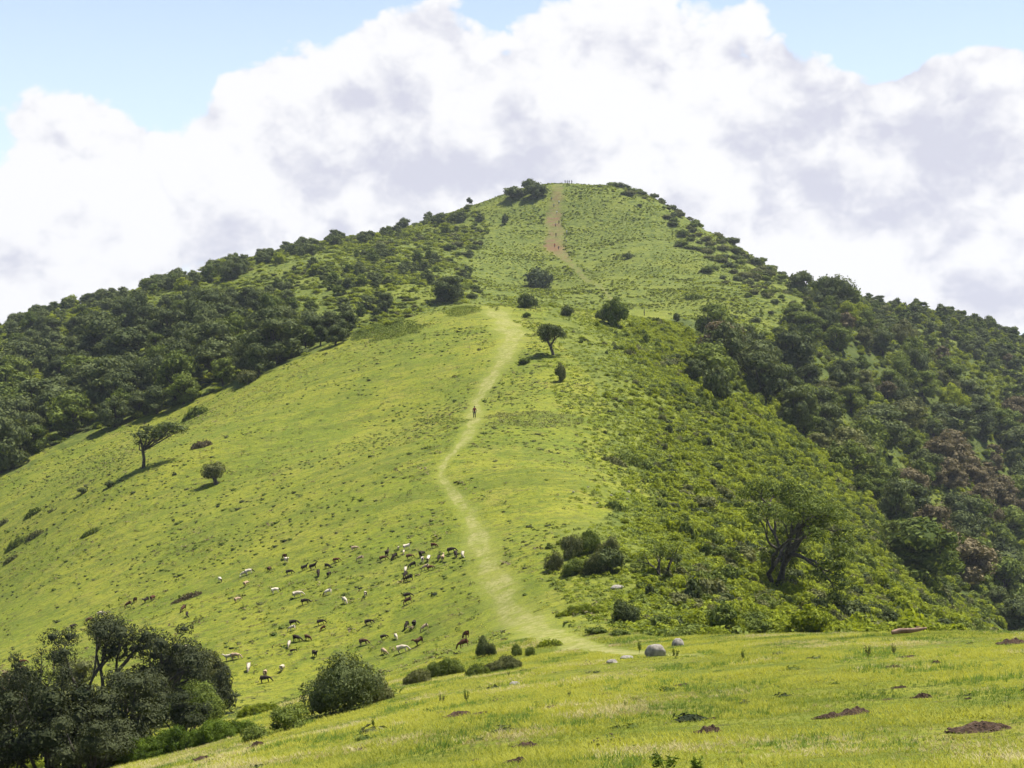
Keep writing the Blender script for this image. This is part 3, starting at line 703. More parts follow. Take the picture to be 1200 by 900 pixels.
# low herbs over the cone
def herb_t(seed, leaf=.3, n=14):
    r_ = np.random.default_rng(seed); mb = MB(); d = nrm(r_.normal(0, 1, (n, 3))); d[:, 2] = abs(d[:, 2])
    P = d*np.array([.5, .5, .45])*r_.uniform(.5, 1.1, (n, 1)); V, Q = leaves(P, d+[0, 0, .5], leaf, r_, .6); mb.add(V, Q=Q, t=np.repeat(r_.uniform(.2, .8, n), 4)); return mb.arr()
HB = [herb_t(s) for s in range(8)]; HF = [herb_t(400+s, .13, 44) for s in range(6)]
def f_he(px, py, x, y):
    m_ = masks(x, y, None if False else H(x, y)); a = (y > 330)*(m_[4] > .4)*(1-np.clip(m_[1]*1.5, 0, 1))
    return a*np.clip(.65+fbm(x, y, 10, 3, 15)*1.5, 0.15, 1)*np.where((px > 400) & (px < 1000), 1, .5)
x, y, z, px, py = scatter(-240, 260, 325, 735, 1.3, f_he, .7, .05)
sw = rg.uniform(.5, 1.3, len(x))*(.8+.5*sstep(-.2, .5, fbm(x, y, 18, 2, 8))); 
s = rg.random(len(x)) < .5
stuff('herb_cover', 'knee high green herbs covering the summit cone', 'herbs', 'herb', x[s], y[s], z[s]-.05, sw[s], sw[s]*.9, HB, .2)
s = ~s; stuff('herb_cover', 'paler yellow green herbs covering the summit cone', 'herbs', 'leaf_bright', x[s], y[s], z[s]-.05, sw[s]*.9, sw[s]*.7, HB, .2)
print('herbs', len(x))

# shrubs dotted along the right ridge and the right face of the cone, and on the upper left of it
def f_r(px, py, x, y):
    ridge = inpoly(px, py, [(715,212),(780,228),(850,262),(930,322),(1010,345),(960,375),(900,352),(850,318),(800,282),(760,250),(720,228)])
    face = inpoly(px, py, [(760,250),(850,318),(930,372),(880,396),(800,372),(830,345),(790,300)])
    left = inpoly(px, py, [(440,262),(540,262),(570,300),(560,350),(500,350),(440,300)])
    low = inpoly(px, py, [(640,352),(760,385),(830,400),(760,420),(690,400)])
    return ridge*(.30+.3*(fbm(x, y, 18, 2, 3) > 0))+face*.10+left*.05+low*.12
x, y, z, px, py = scatter(-60, 200, 340, 720, 4.2, f_r, 2., .4)
u = rng.uniform(2.2, 6.5, len(x))*np.where(py < 330, 1.1, .75); big = np.argsort(-u/y)[:42]
for k in big:
    lab = ('low shrub of the line along the right ridge of the cone' if py[k] < 262+(px[k]-720)*.42 else 'low shrub scattered on the right face of the cone') if px[k] > 640 and py[k] < 352 else ('low shrub scattered on the cone left of the eroded track' if px[k] < 600 else 'low shrub scattered around the saddle lawn')
    put_shrub(x[k], y[k], u[k], u[k]*rng.uniform(.35, .55), M[['leaf_dark', 'leaf_mid', 'leaf_mid', 'leaf_olive'][rng.integers(4)]], lab, 'low shrubs of the cone')
m_sm = np.ones(len(x), bool); m_sm[big] = False; kk = rng.integers(0, 3, len(x))
for q, mt in enumerate(['leaf_dark', 'leaf_mid', 'leaf_olive']):
    s = m_sm & (kk == q); stuff('scrub', ['dark green', 'mid green', 'olive grey'][q]+' small scrub dotted over the summit cone', 'scrub', mt, x[s], y[s], z[s]-.1, u[s]/2.1, u[s]*.45/1.35, SHl)

# leafy herbs that thicken towards the scrub on the edge of the knoll
def f_e(px, py, x, y):
    n_ = fbm(x, y, 9, 3, 91); E = [(560,352),(690,350),(800,372),(850,470),(920,500),(985,560),(1035,620),(1165,735),(1230,790),(900,760),(735,740),(700,730),(655,700),(640,620),(690,560),(670,500),(640,440),(615,385)]
    return inpoly(px+n_*14, py+n_*8, E)*np.clip(.3+.75*sstep(630, 780, px)+n_*.8, 0, 1)*(y < 352)
x, y, z, px, py = scatter(-10, 130, 92, 352, .8, f_e, .5, .05); sw = rg.uniform(.5, 1.3, len(x))*(.7+.5*sstep(680, 800, px)); s = rg.random(len(x)) < .4
stuff('herb_cover', 'green herbs along the edge of the flank scrub', 'herbs', 'leaf_mid', x[s], y[s], z[s]-.05, sw[s], sw[s]*.9, HF, .2)
s = ~s; stuff('herb_cover', 'yellow green herbs along the edge of the flank scrub', 'herbs', 'leaf_bright', x[s], y[s], z[s]-.05, sw[s], sw[s]*.8, HF, .2)
# ------------------------------------------------------------------ single shrubs and trees of the open slopes
NSH = [shrub_t(300+s, n=6+s, leaf=.055, dens=.9, h=[1, 1.05, .85, .9][s], core=.62) for s in range(4)]
NSHme = [b.mesh('shrub') for b in NSH]
BIGme = [shrub_t(330+s, n=12, leaf=.032, dens=.75, h=1.15, core=.6).mesh('shrub') for s in range(2)]
def at(px, py): return hit(px, py)
def shrub_px(px, py, w, h, mat, label, group=None, k=None, near=False, name='shrub', cat='shrub', squash=1.0):
    p = at(px, py); s = p[1]/F
    me = (BIGme if w > 60 else NSHme) if near else SHme; k = int(rng.integers(len(me))) if k is None else k
    o = link(name, me[k % len(me)], M[mat], None, (p[0], p[1], p[2]-.06)); o.rotation_euler = (0, 0, rng.uniform(0, 6.28))
    o.scale = (w*s/2.1, w*s/2.1*squash, h*s/1.35); tag(o, label, cat, group); return o
SHR = [
 (603,232,34,17,'leaf_dark','left shrub of the dark clump beside the summit'),(629,231,30,16,'leaf_dark','right shrub of the dark clump beside the summit'),(620,224,20,14,'leaf_dark','topmost shrub of the dark clump beside the summit'),
 (592,263,9,12,'leaf_dark','tiny dark shrub on the cone below the summit clump'),(631,338,40,25,'leaf_dark','wide dark pointed shrub in the saddle under the eroded track'),
 (616,360,27,26,'leaf_dark','round dark shrub just right of the knoll top'),(722,382,36,32,'leaf_mid','leafy shrub standing where the right flank meets the lawn'),(708,374,22,20,'leaf_dark','darker shrub touching the leafy shrub by the lawn'),
 (736,303,15,9,'leaf_dark','small dark shrub alone on the right of the cone'),(793,377,10,10,'leaf_dark','small dark shrub at the right end of the saddle lawn'),(665,370,18,13,'leaf_dark','low shrub between the round shrub and the leafy shrub'),
 (812,352,34,7,'leaf_mid','flat wide shrub patch on the right of the cone foot'),(657,447,15,25,'leaf_olive','narrow upright shrub below the gnarled tree'),(614,426,17,8,'leaf_mid','low flat shrub beside the upper path'),
 (553,350,15,11,'leaf_dark','dark shrub peeping over the knoll top'),(617,372,12,8,'leaf_mid','low shrub under the round dark shrub'),
 (128,571,13,9,'leaf_dark','right one of two small dark shrubs below the windswept tree'),(97,578,16,8,'leaf_dark','left one of two small dark shrubs below the windswept tree'),
 (40,632,26,14,'leaf_dark','largest shrub of the low scatter at the left side'),(20,642,32,17,'leaf_mid','green shrub of the low scatter at the left side'),(38,606,24,14,'leaf_mid','upper shrub of the low scatter at the left side'),
 (12,660,20,12,'leaf_dark','lowest shrub of the low scatter at the left side'),(62,600,14,8,'leaf_dark','right outlying shrub of the low scatter at the left side'),(106,628,28,9,'leaf_mid','flat shrub on the meadow right of the left scatter'),
 (2,618,18,14,'leaf_dark','shrub of the low scatter cut by the left edge'),
 (290,449,34,28,'leaf_olive','olive rounded shrub with a shadow at the forest edge'),(236,526,30,10,'leaf_brown','brownish flat shrub between the two lone meadow trees'),(325,423,22,10,'leaf_mid','small green shrub at the forest edge right of the olive shrub'),
 (220,703,44,8,'leaf_brown','yellowish flat shrub on the meadow above the white sheep'),
 (196,505,30,16,'leaf_mid','green shrub behind the windswept tree crown'),(228,492,34,14,'leaf_mid','low green shrub of the forest edge above the windswept tree'),
 (700,742,30,14,'leaf_mid','light green shrub at the foot of the rounded dark bush'),(727,744,26,13,'leaf_mid','right light green shrub at the foot of the rounded dark bush'),
 (820,594,48,22,'leaf_olive','grey green shrub high above the small forked tree'),(650,668,30,24,'leaf_olive','left end bush of the grey olive thicket on the flank'),(668,654,32,32,'leaf_olive','upper left bush of the grey olive thicket on the flank'),(690,648,36,34,'leaf_mid','topmost greener bush of the grey olive thicket'),(714,654,32,28,'leaf_olive','upper right bush of the grey olive thicket on the flank'),(674,672,36,22,'leaf_mid','front left low bush of the grey olive thicket'),(699,672,32,30,'leaf_olive','front middle bush of the grey olive thicket'),(712,670,42,28,'leaf_dark','dark shrub at the right foot of the grey thicket'),
 (1000,733,56,36,'leaf_dark','dark shrub left of the fallen log'),(1040,736,34,24,'leaf_dark','dark shrub directly behind the fallen log'),(965,728,40,22,'leaf_mid','green shrub left of the dark shrubs near the log'),
 (840,470,40,40,'leaf_dark','dark shrub at the top of the bright flank scrub'),(722,600,30,12,'leaf_mid','low green shrub above the grey thicket'),(745,548,60,14,'leaf_mid','low long shrub at the edge of the flank scrub'),(720,545,34,10,'leaf_olive','leftmost low shrub at the edge of the flank scrub'),
]
HWp = [herb_t(80+q, .16, 16) for q in range(4)]
def patch_px(px, py, w, h, mat, label, group=None, near=False):
    """a low wide bush: many stems spread over the ground it covers"""
    p = at(px, py-h*.25); s = p[1]/F; rx = w*s/2; hh = h*s; n = int(np.clip(w*h*.32, 14, 140)); dy = max(.4*rx, .5)
    a = rng.uniform(0, 6.28, n); r = np.sqrt(rng.random(n)); X = p[0]+np.cos(a)*r*rx*.9; Y = p[1]+np.sin(a)*r*dy
    up = hh*(1-r*r*.7)*rng.uniform(.6, 1.15, n); arr = [b.arr() for b in NSH] if near and hh > .8 else HWp
    Z = H(X, Y)-.03; base = np.array([p[0], p[1], float(H(p[0], p[1]))])
    if arr is HWp: it = np.c_[rng.integers(0, 4, n), X-base[0], Y-base[1], Z-base[2], np.clip(up*.9, .3, 2), up/.6, rng.uniform(0, 6.28, n), rng.uniform(-.2, .2, n)]
    else: n2 = n//4+3; it = np.c_[rng.integers(0, 4, n2), (X-base[0])[:n2], (Y-base[1])[:n2], (Z-base[2])[:n2], (up/1.8)[:n2], (up/1.5)[:n2], rng.uniform(0, 6.28, n2), rng.uniform(-.2, .2, n2)]
    o = link('shrub', merge(it, arr, 'shrub'), M[mat], None, base); tag(o, label, 'shrub', group); return o
for a in SHR:
    if a[0] < 70 and a[1] > 590: a = (a[0], a[1], a[2], a[3]*.7, 'leaf_mid' if a[4] != 'leaf_dark' else 'leaf_olive', a[5])
    if a[3]/a[2] < .45 or (a[0] < 70 and a[1] > 590): patch_px(*a, group='shrubs of the open slopes')
    elif 'olive thicket' in a[5]: shrub_px(*a, group='shrubs of the open slopes', near=True, squash=.8)
    else: shrub_px(*a, group='shrubs of the open slopes')
NEAR = [
 (404,834,104,68,'leaf_dark','big round olive bush at the lower edge of the meadow',1),(440,822,50,40,'leaf_olive','lower right lobe bush against the big round bush',2),
 (566,770,21,32,'leaf_dark','upright dark bush right beside the two red brown sheep',3),(577,768,16,17,'leaf_dark','little dark bush touching the upright dark bush',0),
 (588,793,46,25,'leaf_olive','olive bush in front of the upright dark bush',0),(560,797,30,18,'leaf_mid','green low bush left of the olive bush',2),(520,799,48,28,'leaf_mid','loose green bush midway between the big round bush and the dark bush',0),(488,806,34,20,'leaf_olive','small olive bush right of the big round bush',2),
 (605,769,17,19,'leaf_mid','first small green bush right of the upright dark bush',3),(621,768,17,13,'leaf_mid','second small green bush right of the upright dark bush',0),(643,759,36,11,'leaf_bright','flat pale bush on the bend of the path',2),
 (733,731,42,31,'leaf_dark','rounded dark bush above the boulders',1),(682,722,70,13,'leaf_bright','long low bright bush left of the rounded dark bush',2),
 (650,757,14,6,'leaf_mid','tiny bush on the bend of the path',2),(836,746,44,11,'leaf_bright','bright low bush right of the boulders',2),
 (338,856,60,34,'leaf_mid','yellow green bush left of the big round bush',0),(300,868,44,24,'leaf_mid','low yellow green bush below the sheep slope',2),
 (255,832,52,54,'leaf_thicket','compact dark bush at the right end of the corner thicket',1),(232,852,78,46,'leaf_mid','fresh green bush at the right of the corner thicket',0),(205,840,76,56,'leaf_mid','mid green leafy bush in the corner thicket',1),
 (222,806,96,44,'leaf_olive','grey olive bush at the back of the corner thicket',2),
 (190,892,110,34,'leaf_vivid','bright low bush along the front of the corner thicket',2),(255,876,100,34,'leaf_vivid','second bright low bush along the front of the corner thicket',0),(140,905,90,40,'leaf_vivid','leftmost bright low bush in front of the corner thicket',0),
 (20,915,70,30,'leaf_bright','bright bush at the bottom left corner',2),(300,842,60,18,'leaf_bright','small bright bush right of the compact dark bush',2),
 (18,850,90,62,'leaf_brown','russet brown bush at the left side of the corner thicket',1),(790,748,26,9,'leaf_mid','small green bush right behind the boulders',2),
]
for px_, py_, w_, h_, mt, lb, k_ in NEAR:
    if h_/w_ < .47 or (480 < px_ < 600 and py_ > 780): patch_px(px_, py_, w_, h_, mt, lb, 'bushes around the near slope', True)
    else: shrub_px(px_, py_, w_, h_, mt, lb, 'bushes around the near slope', k_, True)
def tree_px(px, py, hpx, tr, cr, hm, mat, label, name='tree', group=None, rz=0, wsc=1., cat='tree'):
    """hm: height of the built tree in metres"""
    p = at(px, py); s = hpx*p[1]/F/hm
    e = bpy.data.objects.new(name, None); C.objects.link(e); e.location = (p[0], p[1], p[2]-.05); e.scale = (s*wsc, s*wsc, s); e.rotation_euler = (0, 0, rz)
    link('trunk', tr if not isinstance(tr, MB) else tr.mesh('trunk', True), M['bark'], e); link('crown', cr if not isinstance(cr, MB) else cr.mesh('crown'), M[mat], e)
    tag(e, label, cat, group); return e
def hgt(cr): return float(cr.arr()[0][:, 2].max())
# great branching tree in the scrub
t_, c_ = branch_tree(3, [((-.3,0,-.5),(-.22,.1,1),3.6,.27),((.25,.1,-.5),(.06,0,1),3.8,.33),((.4,0,-.5),(.34,-.1,1),3.5,.26)], levels=4, spread=.52, up=.22, tip=1.0, leaf=.13, dens=.68, flat=.6, shrink=.72, rsh=.72, kids=(2,3), core=.3, wig=.22, tipmin=1)
tree_px(903, 693, 134, t_, c_, hgt(c_), 'leaf_mid', 'great branching tree with several dark trunks standing in the flank scrub', 'broad_tree', wsc=.95)
t_, c_ = branch_tree(8, [((0,0,-.3),(-.2,.1,1),1.2,.14),((.1,0,-.3),(.5,0,1),1.3,.13),((-.1,0,-.3),(-.6,0,1),1.2,.12)], levels=3, spread=.5, up=.3, tip=.5, leaf=.11, dens=.5, flat=.6, shrink=.8, rsh=.7, core=0, kids=(2,2))
tree_px(776, 676, 44, t_, c_, hgt(c_), 'leaf_mid', 'small forked tree with bare dark limbs in the bright scrub', 'forked_tree', wsc=1.1)
# windswept tree on the left meadow
def manual_tree(seed, trunk, rad, blobs, leaf, dens, fork, core=.45):
    r_ = np.random.default_rng(seed); tr = MB(); cr = MB(); tube(tr, trunk, rad, 8); f = np.array(trunk[fork], float)
    for b in blobs:
        e = np.array(b[:3]); mid = f*.5+e*.5+r_.normal(0, .12, 3); tube(tr, [f, mid, e], [rad[fork]*.55, .07, .025], 5)
        for q in range(2): tube(tr, [mid, e*.6+mid*.4+r_.normal(0, .2, 3), e+r_.normal(0, .35, 3)], [.05, .03, .012], 4)
    B = [(*b[:3], b[3]*1.15, b[3]*1.1, b[3]*.72) for b in blobs]; blobleaf(cr, B, dens, leaf, r_, core=core, bottom=-.9, shell=.5); return tr, cr
t_, c_ = manual_tree(4, [(0, 0, -.5), (.02, 0, .1), (.06, .03, 1.1), (-.05, 0, 2.0), (.05, 0, 2.7)], [.34, .2, .15, .15, .12], [(-.35,0,4.1,.75),(.2,.3,4.75,.7),(1.15,0,4.5,.75),(.5,-.5,3.7,.55),(2.0,.3,4.9,.75),(2.9,-.2,5.1,.7),(2.7,.3,4.4,.6),(3.7,0,4.7,.6),(1.6,-.3,3.9,.6),(-.45,.2,3.1,.45),(.1,.4,2.6,.4),(1.1,.7,4.0,.6),(-.2,-.6,4.0,.5)], .13, .8, 3)
tree_px(168, 548, 55, t_, c_, hgt(c_), 'leaf_dark', 'leaning windswept tree alone on the left meadow', 'windswept_tree', wsc=1.25)
t_, c_ = branch_tree(14, [((0,0,-.3),(-.1,0,1),.8,.26)], levels=2, spread=.6, up=.3, tip=.75, leaf=.11, dens=.9, flat=.8, shrink=.75, rsh=.75, kids=(3,3), core=.55)
tree_px(254, 567, 28, t_, c_, hgt(c_), 'leaf_olive', 'small round tree with a short thick trunk on the left meadow', 'round_tree')
t_, c_ = branch_tree(15, [((0,0,-.3),(-.1,0,1),1.7,.28)], levels=3, spread=.62, up=.2, tip=.7, leaf=.12, dens=.75, flat=.75, shrink=.72, rsh=.7, kids=(3,3), core=.5)
tree_px(649, 416, 38, t_, c_, hgt(c_), 'leaf_dark', 'gnarled dark tree standing right of the upper path', 'gnarled_tree', wsc=.95)
# skyline trees
t_, c_ = branch_tree(16, [((0,0,-.3),(.05,0,1),2.4,.16)], levels=2, spread=.55, up=.1, tip=.8, leaf=.2, dens=.9, flat=.6, kids=(3,3), core=.6)
skt = (t_.mesh('trunk', True), c_.mesh('crown'))
tree_px(549, 240, 11, skt[0], skt[1], hgt(c_), 'leaf_dark', 'left tree of the tiny pair on the skyline left of the summit', 'skyline_tree', 'small trees on the skyline', 0)
tree_px(554, 239, 10, skt[0], skt[1], hgt(c_), 'leaf_dark', 'right tree of the tiny pair on the skyline left of the summit', 'skyline_tree', 'small trees on the skyline', 2)
tree_px(1133, 392, 13, skt[0], skt[1], hgt(c_), 'leaf_dark', 'thin stemmed tree above the skyline at the far right', 'skyline_tree', 'small trees on the skyline', 1)
for q, (a, b, h_, lb) in enumerate([(392,281,15,'rounded tree topping the left skyline hump'),(473,262,15,'tree on the left skyline halfway to the summit'),(1030,350,14,'dark tree topping the right skyline shoulder'),(356,292,16,'wide dark tree on the left skyline')]):
    p = at(a, b); put_tree(p[0], p[1], h_*p[1]/F, 1.25, M['leaf_dark'], lb, 'small trees on the skyline', name='skyline_tree')
# corner thicket: wind-bent trees of the bottom left corner
t_, c_ = branch_tree(31, [((0,0,-.6),(.15,.1,1),2.0,.16),((.35,.2,-.6),(.6,0,1),2.1,.15),((-.3,0,-.6),(-.2,0,1),1.9,.14),((.1,.3,-.6),(.9,.2,1),2.0,.13)], levels=3, spread=.42, up=.2, tip=.62, leaf=.055, dens=.62, flat=.62, lean=(.3,0), shrink=.78, rsh=.72, kids=(2,3), core=.45, tipmin=1)
tree_px(112, 862, 140, t_, c_, hgt(c_), 'leaf_thicket', 'wind bent tree with bare lower limbs rising from the corner thicket', 'bent_tree', wsc=.82)
t_, c_ = branch_tree(37, [((0,0,-.6),(-.15,.1,1),2.0,.12),((.3,.2,-.6),(.2,0,1),2.1,.12),((-.4,0,-.6),(-.3,0,1),1.9,.10)], levels=3, spread=.35, up=.4, tip=.42, leaf=.055, dens=.5, flat=.9, lean=(.1,0), shrink=.75, rsh=.7, kids=(2,2), core=.3)
tree_px(42, 880, 124, t_, c_, hgt(c_), 'leaf_thicket', 'thin upright tree at the left end of the corner thicket', 'thin_tree', wsc=.8)
def thick_tree(seed, n=15, leaf=.065):
    r_ = np.random.default_rng(seed); cr = MB(); tr = MB(); B = []
    for k in range(n):
        a = r_.uniform(0, 6.28); r1 = r_.uniform(.2, 1.9); B.append((math.cos(a)*r1, math.sin(a)*r1, r_.uniform(.8, 4.1-.9*r1), r_.uniform(.5, .9), r_.uniform(.5, .9), r_.uniform(.4, .75)))
    blobleaf(cr, B, .8, leaf, r_, core=.6, bottom=-.9, shell=.5)
    for b in B: tube(tr, [(b[0]*.15, b[1]*.15, -.5), (b[0]*.6, b[1]*.6, b[2]*.4), b[:3]], [.10, .07, .02], 5)
    return tr, cr
for q, (a, b, h_, wsc, mt, lb) in enumerate([(60,912,128,1.0,'leaf_thicket','dense dark tree at the foot of the corner thicket, left one'),(140,892,108,1.0,'leaf_thicket','dense dark tree at the middle of the corner thicket'),(5,925,120,1.0,'leaf_thicket','dense dark tree cut by the left side of the picture'),(108,905,70,1.1,'leaf_thicket','grey green small tree in front of the dark corner trees'),(175,850,78,1.15,'leaf_thicket','low dark tree under the crown of the bent tree'),(85,850,84,1.0,'leaf_olive','grey green tree behind the dark corner trees'),(25,880,100,1.1,'leaf_thicket','dark tree at the left side behind the thin upright tree'),(150,862,84,1.1,'leaf_thicket','dark tree directly under the trunks of the bent tree'),(215,862,58,1.2,'leaf_thicket','low dark tree at the right of the bent tree')]):
    t_, c_ = thick_tree(50+q); tree_px(a, b, h_, t_, c_, hgt(c_), mt, lb, 'thicket_tree', 'trees of the corner thicket', wsc=wsc)

# ------------------------------------------------------------------ skinned figures
def skin(name, verts, edges, radii, root=0, sub=2):
    me = bpy.data.meshes.new(name+'_rig'); me.from_pydata(verts, edges, []); o = bpy.data.objects.new(name+'_rig', me); C.objects.link(o)
    sk = o.modifiers.new('s', 'SKIN'); sk.use_smooth_shade = True
    lay = me.skin_vertices[0].data if me.skin_vertices else None
    if lay is None:
        bpy.context.view_layer.objects.active = o; o.select_set(True); bpy.ops.object.mode_set(mode='EDIT'); bpy.ops.object.mode_set(mode='OBJECT'); lay = me.skin_vertices[0].data
    for v, r in zip(lay, radii): v.radius = r if isinstance(r, tuple) else (r, r); v.use_root = False
    lay[root].use_root = True
    ss = o.modifiers.new('d', 'SUBSURF'); ss.levels = sub; ss.render_levels = sub
    dg = bpy.context.evaluated_depsgraph_get(); dg.update(); ne = bpy.data.meshes.new_from_object(o.evaluated_get(dg)); ne.name = name
    bpy.data.objects.remove(o); bpy.data.meshes.remove(me)
    for p in ne.polygons: p.use_smooth = True
    return ne
def sheep_mesh(kind):
    # x forward; stands 0.68 m at the back
    V = [(-.42,0,.55),(-.2,0,.57),(.05,0,.55),(.3,0,.57)]; R = [(.16,.17),(.21,.22),(.22,.22),(.17,.19)]
    E = [(0,1),(1,2),(2,3)]
    if kind == 0:   V += [(.46,0,.50),(.60,0,.30),(.66,0,.20),(.76,0,.05)]
    elif kind == 1: V += [(.44,0,.68),(.54,0,.84),(.64,0,.86),(.80,0,.79)]
    else:           V += [(.44,.08,.48),(.54,.2,.30),(.56,.27,.20),(.60,.36,.06)]
    R += [.10,.075,.075,.035]; E += [(3,4),(4,5),(5,6),(6,7)]
    n = 8
    for s in (-1, 1):
        V += [(-.36,.10*s,.42),(-.42,.11*s,.25),(-.36,.11*s,.02)]; R += [.085,.04,.026]; E += [(0,n),(n,n+1),(n+1,n+2)]; n += 3
        V += [(.26,.10*s,.40),(.27,.10*s,.22),(.26+(.06 if s > 0 else 0),.10*s,.02)]; R += [.06,.036,.026]; E += [(3,n),(n,n+1),(n+1,n+2)]; n += 3
    V += [(-.53,0,.50),(-.56,0,.36)]; R += [.035,.02]; E += [(0,n),(n,n+1)]; n += 2
    h = V[6]; 
    for s in (-1, 1):
        V += [(h[0]-.04, h[1]+.12*s, h[2]+.03)]; R += [.022]; E += [(6,n)]; n += 1
    return skin('sheep', V, E, R, 1, 1)
SHP = [sheep_mesh(k) for k in range(3)]
def coat(name, a, b=None, zc=None):
    m, nt, N, L = newmat(name); out = N('ShaderNodeOutputMaterial'); pb = N('ShaderNodeBsdfPrincipled'); pb.inputs['Roughness'].default_value = .95; pb.inputs['Specular IOR Level'].default_value = .1
    tc = N('ShaderNodeTexCoord'); nz = N('ShaderNodeTexNoise'); nz.inputs['Scale'].default_value = 5; L(tc.outputs['Object'], nz.inputs[0])
    mx = N('ShaderNodeMix'); mx.data_type = 'RGBA'; mx.inputs['A'].default_value = (*a, 1); mx.inputs['B'].default_value = (*(b or [c*.6 for c in a]), 1)
    if zc is not None:
        sp = N('ShaderNodeSeparateXYZ'); L(tc.outputs['Object'], sp.inputs[0]); r = N('ShaderNodeMapRange'); r.inputs['From Min'].default_value = zc-.03; r.inputs['From Max'].default_value = zc+.03; L(sp.outputs[0], r.inputs[0]); L(r.outputs[0], mx.inputs['Factor'])
    else:
        r = N('ShaderNodeMapRange'); r.inputs['From Min'].default_value = .4; r.inputs['From Max'].default_value = .6; L(nz.outputs['Fac'], r.inputs[0]); L(r.outputs[0], mx.inputs['Factor'])
    bp = N('ShaderNodeBump'); bp.inputs['Strength'].default_value = .5; bp.inputs['Distance'].default_value = .03; L(nz.outputs['Fac'], bp.inputs['Height']); L(bp.outputs[0], pb.inputs['Normal'])
    L(mx.outputs['Result'], pb.inputs['Base Color']); L(pb.outputs[0], out.inputs[0]); return m
COAT = {'w': ('white', coat('wool_white', (.50, .44, .35), (.40, .33, .24))), 'k': ('black', coat('wool_black', (.02, .016, .014), (.035, .026, .02))), 'b': ('dark brown', coat('wool_brown', (.06, .03, .018), (.09, .05, .03))),
        'r': ('red brown', coat('wool_red_brown', (.10, .042, .024), (.07, .032, .02))), 't': ('tan', coat('wool_tan', (.42, .32, .22), (.28, .19, .12))), 'p': ('white with dark head', coat('wool_white_dark_head', (.58, .5, .4), (.03, .022, .018), .42))}
